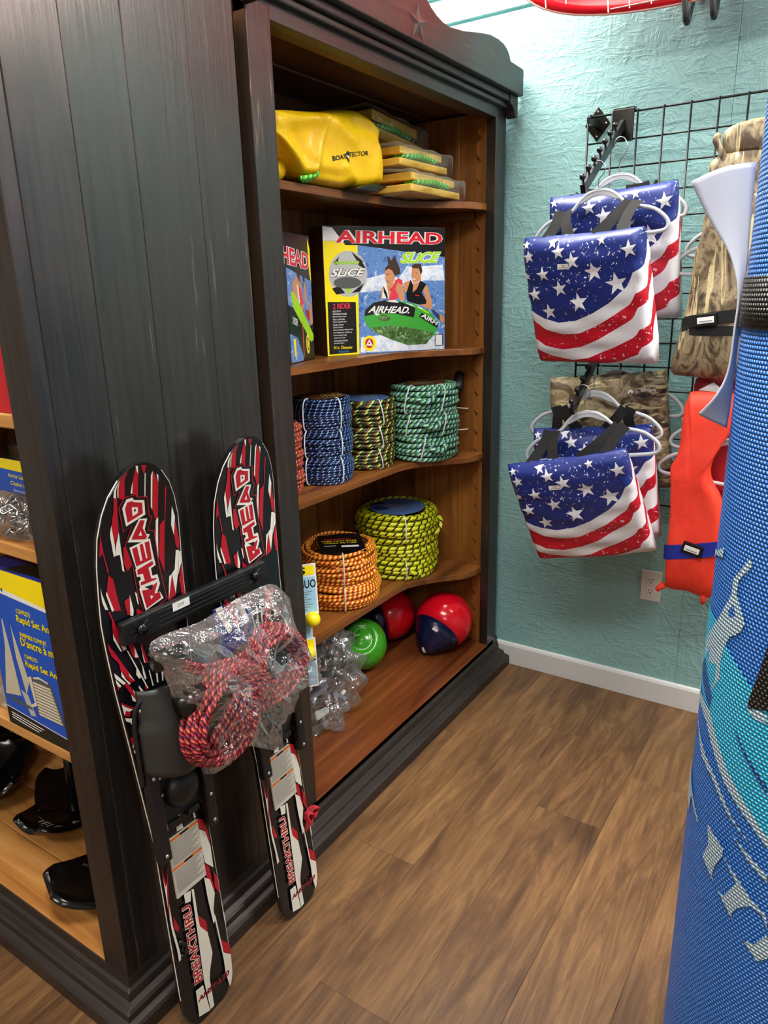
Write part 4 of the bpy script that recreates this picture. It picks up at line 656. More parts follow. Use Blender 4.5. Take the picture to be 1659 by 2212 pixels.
# ================================================================== flag cushions
BD=[[(0.0,.45),(.1188,.3915),(.2532,.3593),(.4241,.3742),(.5931,.433),(.7556,.5102),(.9128,.624),(1.0,.7536),(1.2,.98)],[(0,.3722),(.1115,.3033),(.2805,.2644),(.4505,.2738),(.6197,.3357),(.7823,.4162),(.9284,.4922),(1.0094,.6134),(1.2,.84)],[(0,.2115),(.086,.1637),(.2593,.1348),(.4333,.1553),(.6052,.2214),(.7693,.2988),(.9399,.386),(1.0075,.5112),(1.2,.74)],[(0,.128),(.115,.0725),(.3309,.0386),(.5042,.0694),(.7139,.1466),(.9338,.2412),(1.0218,.3501),(1.2,.58)],[(0,.004),(.55,.004),(.6146,.008),(.7794,.0404),(.9509,.1079),(1.0187,.2278),(1.2,.44)]]
STARS=[(.0764,.8815,.051),(.2874,.975,.046),(.3482,.9128,.06),(.4643,.8417,.069),(.635,.7508,.078),(.8083,.6524,.088),(.9244,.885,.066),(.1975,.7492,.061),(.3331,.636,.069),(.0943,.5915,.062),(.4868,.5239,.08),(.2083,.4496,.069),(.05,.965,.035),(.045,.7322,.035),(.705,.965,.04)]
CW,CH,CT=.38,.38,.038
def cloop():
    # rounded rectangle round the cushion: (x, n, u) with u following the print
    L=[];a,b,r=CW/2,CT,.022
    for i in range(29): u=i/28; L.append((-a+r+(2*a-2*r)*u,1,u*.96+.02))
    for k in range(1,4): th=PI/2-PI/2*k/4; L.append((a-r+r*math.cos(th),1-(1-math.sin(th))*r/b,.98+.02*k/4))
    for k in range(5): L.append((a,1-r/b-(2-2*r/b)*k/4,1.+.13*k/4))
    for k in range(1,4): th=-PI/2*k/4; L.append((a-r+r*math.cos(th),-1+(1+math.sin(th))*r/b,1.13))
    for i in range(15): u=i/14; L.append((a-r-(2*a-2*r)*u,-1,1.13-1.13*u))
    for k in range(1,4): th=-PI/2-PI/2*k/4; L.append((-a+r+r*math.cos(th),-1+(1+math.sin(th))*r/b,0))
    for k in range(5): L.append((-a,-1+r/b+(2-2*r/b)*k/4,0))
    for k in range(1,4): th=PI-PI/2*k/4; L.append((-a+r+r*math.cos(th),1-(1-math.sin(th))*r/b,.0))
    return L
LOOP=cloop()
def depth(v,u):
    e=min(1,(1-v)/.17); d=.10+.90*math.sqrt(max(0,1-(1-e)**2)); e2=min(1,v/.07); d*=.45+.55*math.sqrt(max(0,1-(1-e2)**2)); return d
def cpos(x,nn,v,u):
    d=depth(v,u); bul=(.012*math.sin(PI*min(1,max(0,x/CW+.5)))*math.sin(PI*v)) if nn>.5 else 0; wr=.0022*math.sin(23*x+31*v)+.0018*math.sin(41*v-17*x)
    sag=.006*math.cos(PI*x/CW)*(v>.5)*(v-.5)*2
    return (x*(1-.04*v),CH*(v-.5)-sag,nn*(CT*d+bul)+wr*(.4+.6*d))
def surf(u,v,k):
    x=(u-.5)*CW; return Vector(cpos(max(-.185,min(.185,x)),1,v,u))+Vector((0,0,k))
def cushion_mesh(camo):
    mb=MB(); nb=(2,4,4,4,4,14); rows=sum(nb); n=len(LOOP); band=[]
    def vals(u):
        b=[interp(t,u) for t in BD][::-1]; b=[0]+[min(.985,max(.002*(i+1),q)) for i,q in enumerate(b)]+[1.]
        for i in range(1,len(b)): b[i]=max(b[i],b[i-1]+.002)
        out=[]
        for i,m in enumerate(nb):
            for k in range(m): out.append(b[i]+(b[i+1]-b[i])*k/m)
        return out+[b[-1]]
    cols=[vals(u) for x,nn,u in LOOP]; bi=[i for i,m in enumerate(nb) for _ in range(m)]; ci=[2,1,2,1,2,0]
    vs=[];fs=[];ms=[]
    for j in range(rows+1):
        for i,(x,nn,u) in enumerate(LOOP): vs.append(cpos(x,nn,min(1,cols[i][j]),u))
    for j in range(rows):
        for i in range(n): q=(i+1)%n; fs.append((j*n+i,(j+1)*n+i,(j+1)*n+q,j*n+q)); ms.append(0 if camo else ci[bi[j]])
    fs.append(tuple(range(n))); ms.append(0 if camo else 2); fs.append(tuple(rows*n+i for i in range(n))[::-1]); ms.append(0)
    mb.add(vs,fs); mb.m=ms; return mb
def ribbon(parent,pts,w,wd,m='strap_black',name='strap',th=.0012):
    P=smooth_path(pts,4); wd=Vector(wd); vs=[];fs=[]
    for i,p in enumerate(P):
        tg=(P[min(i+1,len(P)-1)]-P[max(i-1,0)]).normalized(); nn=tg.cross(wd).normalized(); w2=nn.cross(tg).normalized()
        for a,b in ((-1,-1),(1,-1),(1,1),(-1,1)): vs.append(p+w2*a*w/2+nn*b*th/2)
    k=len(P)
    for i in range(k-1):
        for a in range(4): b=(a+1)%4; fs.append((i*4+a,i*4+b,i*4+4+b,i*4+4+a))
    fs+=[(3,2,1,0),tuple((k-1)*4+a for a in range(4))]
    return MB().add(vs,fs).build(name,m,parent)
def rotax(ax,a): return Matrix.Rotation(a,4,ax)
def cushion(label,pos,tilt,yaw,roll,HM,camo=False,group='stars and stripes cushions on the wire grid',tagged=False):
    Mr=rotax('Z',yaw)@rotax('Y',tilt)@rotax('X',roll); u,v,n=(Mr@Vector((0,-1,0))),(Mr@Vector((0,0,1))),(Mr@Vector((-1,0,0)))
    M=frame(Vector(pos)+n*(-CT),u.to_3d(),v.to_3d(),n.to_3d()); t=thing('boat_cushion',label,'cushion',pos,group,M=M)
    cv=cushion_mesh(camo).build('cover',['camo_cloth'] if camo else ['flag_blue','flag_red','flag_white'],t,smooth=True,world=False)
    if not camo:
        for a,b,r in STARS:
            ang=.12; pts=[]
            for i in range(10): th=PI/2+ang+i*PI/5; rr=r if i%2==0 else r*.40; pts.append((min(.985,max(.012,a+rr*math.cos(th))),min(.992,b+rr*math.sin(th))))
            mid=[(a+(p[0]-a)*.5,b+(p[1]-b)*.5) for p in pts]; vs=[surf(*p,.0012) for p in pts]+[surf(*p,.0014) for p in mid]+[surf(a,b,.0015)]
            MB().add(vs,[(i,(i+1)%10,(i+1)%10+10,i+10) for i in range(10)]+[(10+i,10+(i+1)%10,20) for i in range(10)]).build('printed_star','flag_white',cv,world=False)
        if tagged:
            pr=Print(lambda a,b,k:surf(a,b,k+.0016),[]); pr.poly('print_white',[(.335,.785),(.432,.785),(.432,.825),(.335,.825)]); pr.poly('label_ink',[(.345,.792),(.425,.792),(.425,.799),(.345,.799)]); pr.poly('label_ink',[(.37,.808),(.40,.808),(.40,.814),(.37,.814)]); pr.build('price_tag',pr.mats,cv,world=False)
    else:
        pr=Print(lambda a,b,k:surf(a,b,k+.0016),[]); pr.text('print_white','Onyx',(.80,.845),(.925,.845),(.80,.875),.02)
        pr.poly('print_white',[(.715+.022*math.cos(q),.86+.02*math.sin(q)) for q in (PI/2,PI/2+1.3,PI/2+2.1,PI/2-2.1,PI/2-1.3)]); pr.poly('print_black',[(.715+.01*math.cos(q),.857+.01*math.sin(q)) for q in (PI/2,PI/2+2.1,PI/2-2.1)]); pr.poly('print_white',[(.765,.84),(.768,.84),(.768,.885),(.765,.885)]); pr.build('lettering',pr.mats,cv,world=False)
    if HM is not None:
        for s,(ua,ub) in ((1,(.20,.40)),(-1,(.83,.62))):
            top=HM@Vector((0,s*.105,-.05)); a=M@Vector(cpos((ua-.5)*CW,0,.985,ua)); b=M@Vector(cpos((ub-.5)*CW,0,.985,ub)); o=Vector((-.012,0,0)); ux=u.to_3d()
            nx=Vector((-1,0,0)); ribbon(t,[a+o*.3,lerp(a,top,.6)+o,top+o+Vector((0,s*.012,.006))],.032,(top-a).cross(nx)); ribbon(t,[top+o*.9+Vector((0,-s*.008,.006)),lerp(b,top,.5)+o*1.2,b+o*.3],.032,(top-b).cross(nx))
    return M
cushion('front upper flag cushion with white price tag, hanging highest',(-.418,-.424,1.443),-.34,-.188,-.011,H1,tagged=True)
cushion('rear upper flag cushion, partly covered by the front one',(-.27,-.453,1.566),-.265,.009,-.04,H4)
cushion('front lower flag cushion with white price tag, hanging lowest',(-.419,-.445,.815),-.403,.147,-.237,H2,tagged=True)
cushion('rear lower flag cushion, mostly covered by the front one',(-.315,-.455,.88),-.2,.104,-.1,H3)
cushion('camouflage cushion with small white logo behind the lower flag cushions',(-.20,-.455,1.03),-.06,.10,-.1,H5,True,group=None)

# ================================================================== vests
def pillow(parent,name,m,out,x0,th,seed=0,lob=0.,n=5):
    cyy=sum(p[0] for p in out)/len(out); czz=sum(p[1] for p in out)/len(out); P=smooth_path([(a,b,0) for a,b in out],3,True); k=len(P); vs=[];fs=[]
    rings=[(0,0),(.06,.62),(.16,.86),(.34,.97),(.62,1.)]
    for sg in (-1,1):
        for f,dp in rings:
            for p in P:
                y=lerp(p[0],cyy,f); z=lerp(p[1],czz,f); w=.006*math.sin(21*z+seed)*math.sin(17*y+seed*2)*dp; vs.append((x0+sg*(th/2*dp)+w*(sg<0),y,z))
        vs.append((x0+sg*th/2,cyy,czz))
    m1=k*len(rings)+1
    for s_ in (0,1):
        o=s_*m1
        for r in range(len(rings)-1):
            for i in range(k): q=(i+1)%k; f=(o+r*k+i,o+r*k+q,o+(r+1)*k+q,o+(r+1)*k+i); fs.append(f if s_ else f[::-1])
        r=len(rings)-1
        for i in range(k): q=(i+1)%k; f=(o+r*k+i,o+r*k+q,o+m1-1); fs.append(f if s_ else f[::-1])
    return MB().add(vs,fs).build(name,m,parent,smooth=True)
t=thing('life_vest','camouflage life vest with black buckled belt, hanging above the orange vest','life vest',(-.23,-.78,1.23))
pillow(t,'front_panel','camo_cloth',[(-.70,1.69),(-.692,1.62),(-.678,1.558),(-.674,1.456),(-.658,1.351),(-.641,1.242),(-.70,1.228),(-.80,1.225),(-.93,1.235),(-.94,1.45),(-.92,1.6),(-.89,1.7),(-.82,1.72),(-.75,1.72)],-.23,.075,1)
pillow(t,'shoulder_panel','camo_cloth',[(-.700,1.82),(-.69,1.79),(-.697,1.70),(-.72,1.66),(-.86,1.66),(-.90,1.72),(-.90,1.82),(-.82,1.835),(-.75,1.835)],-.2,.065,2)
pillow(t,'collar','camo_cloth',[(-.722,1.885),(-.717,1.868),(-.722,1.845),(-.74,1.822),(-.86,1.825),(-.88,1.86),(-.86,1.905),(-.79,1.908),(-.742,1.898)],-.2,.06,3)
MB().tube(smooth_path([(-.225,-.735,1.80),(-.228,-.725,1.83),(-.23,-.713,1.85),(-.23,-.706,1.865),(-.225,-.712,1.876)],4),.009,8).build('collar_tab','camo_cloth',t,smooth=True)
ribbon(t,[(-.235,-.662,1.365),(-.262,-.672,1.378),(-.272,-.70,1.388),(-.274,-.80,1.402),(-.272,-.93,1.41)],.034,(0,0,1),name='belt'); ribbon(t,[(-.25,-.665,1.372),(-.27,-.70,1.362),(-.272,-.80,1.362),(-.27,-.93,1.365)],.026,(0,0,1),name='belt')
def buckle(t,y,z,x,rl):
    M=Matrix.Translation((x,y,z))@Matrix.Rotation(rl,4,'X'); s=MB(M); s.box((-.008,-.03,-.018),(.004,.03,.018)); bk=s.build('buckle','gloss_black',t,bevel=.003); MB(M).box((-.0095,-.022,-.009),(-.0078,.022,.008)).build('buckle_label','print_white',bk); s=MB(M)
    s.box((-.0099,-.017,-.005),(-.0094,.016,-.002)); s.build('label_text','label_ink',bk)
buckle(t,-.735,1.392,-.277,-.12)
t=thing('life_vest','bright orange life vest with blue belt hanging below the camouflage vest','life vest',(-.24,-.75,.54))
pillow(t,'front_panel','vest_orange',[(-.712,1.185),(-.704,1.172),(-.692,1.136),(-.69,1.038),(-.683,.987),(-.668,.949),(-.673,.905),(-.680,.786),(-.679,.677),(-.683,.575),(-.70,.552),(-.75,.555),(-.83,.552),(-.845,.714),(-.83,.85),(-.786,.933),(-.79,.997),(-.83,1.08),(-.86,1.17),(-.80,1.185)],-.24,.07,4)
pillow(t,'back_panel','red_cloth',[(-.715,1.225),(-.70,1.16),(-.73,.95),(-.72,.62),(-.9,.6),(-.94,.95),(-.93,1.2),(-.80,1.215)],-.16,.06,5)
for p in ([(-.245,-.683,.566),(-.25,-.664,.546),(-.23,-.656,.538)],[(-.24,-.80,.56),(-.25,-.803,.538),(-.24,-.80,.52)]): MB().tube(p,[.012,.009,.004],8).build('corner_tuft','vest_orange',t,smooth=True)
MB().prism([(-.80,1.18),(-.72,1.185),(-.76,1.21)],lambda a,b,d:(d,a,b),-.205,-.203).build('care_label','print_white',t)
ribbon(t,[(-.22,-.668,.672),(-.255,-.676,.678),(-.276,-.70,.688),(-.28,-.77,.705),(-.28,-.86,.73)],.046,(0,0,1),'belt_blue','belt'); buckle(t,-.762,.712,-.285,.22)
# ================================================================== red board on the upper wall
t=thing('water_board','glossy red board with pale grid lines held on the upper wall','board',(-.16,-.68,2.2))
ol=[];cyb,czb=-.68,2.44
for i in range(64):
    a=2*PI*i/64; ol.append((cyb+.58*math.copysign(abs(math.cos(a))**.667,math.cos(a)),czb+.22*math.copysign(abs(math.sin(a))**.667,math.sin(a))))
bend=lambda y:.05*((y-cyb)/.58)**2
P_=[]; mb=MB(); rg=[(0,-.006),(.02,-.016),(.08,-.018),(.5,-.018),(.9,-.018)]; vs=[];fs=[];k=len(ol)
xr=-.18
for f,dx in rg:
    for y,z in ol: yy=lerp(y,cyb,f); zz=lerp(z,czb,f); vs.append((xr+dx-bend(yy),yy,zz))
for f,dx in reversed(rg):
    for y,z in ol: yy=lerp(y,cyb,f); zz=lerp(z,czb,f); vs.append((xr-dx*.6-bend(yy),yy,zz))
nr=2*len(rg)
for r in range(nr-1):
    for i in range(k): q=(i+1)%k; fs.append((r*k+i,r*k+q,(r+1)*k+q,(r+1)*k+i))
fs+=[tuple(range(k))[::-1] if False else tuple((nr-1)*k+i for i in range(k))]
mb.add(vs,fs).build('board','board_red',t,smooth=True)
def bl(p0,p1):
    P=[]
    for i in range(13):
        s=i/12; y=lerp(p0[0],p1[0],s); z=lerp(p0[1],p1[1],s)
        if ((abs(y-cyb)/.58)**3+(abs(z-czb)/.22)**3)<1.0: P.append((xr-.0185-bend(y),y,z))
    if len(P)>2: MB().tube(P,.0018,4).build('grid_line','board_line',t)
for i in range(20): bl((cyb-.58+i*.058,czb-.25),(cyb-.52+i*.058,czb+.25))
for j in range(7): bl((cyb-.58,czb-.205+j*.065),(cyb+.58,czb-.20+j*.065))
edge=[(xr-.008-bend(y),y,z) for y,z in ol]; MB().tube(edge,.003,6,True).build('edge_band','board_line',t,smooth=True)
for i,(y,lb) in enumerate(((-.60,'black V-shaped rack arm under the red board, left one'),(-.668,'black V-shaped rack arm under the red board, right one'))):
    t=thing('rack_arm',lb,'rack arm',(-.1,y,2.15),'rack arms under the red board'); MB().tube(smooth_path([(-.004,y+.03,2.30),(-.06,y+.025,2.25),(-.20,y,2.172),(-.225,y-.002,2.166),(-.238,y-.002,2.178),(-.25,y+.006,2.25),(-.26,y+.012,2.33)],4),.0085,8).build('arm','rack_black',t,smooth=True)

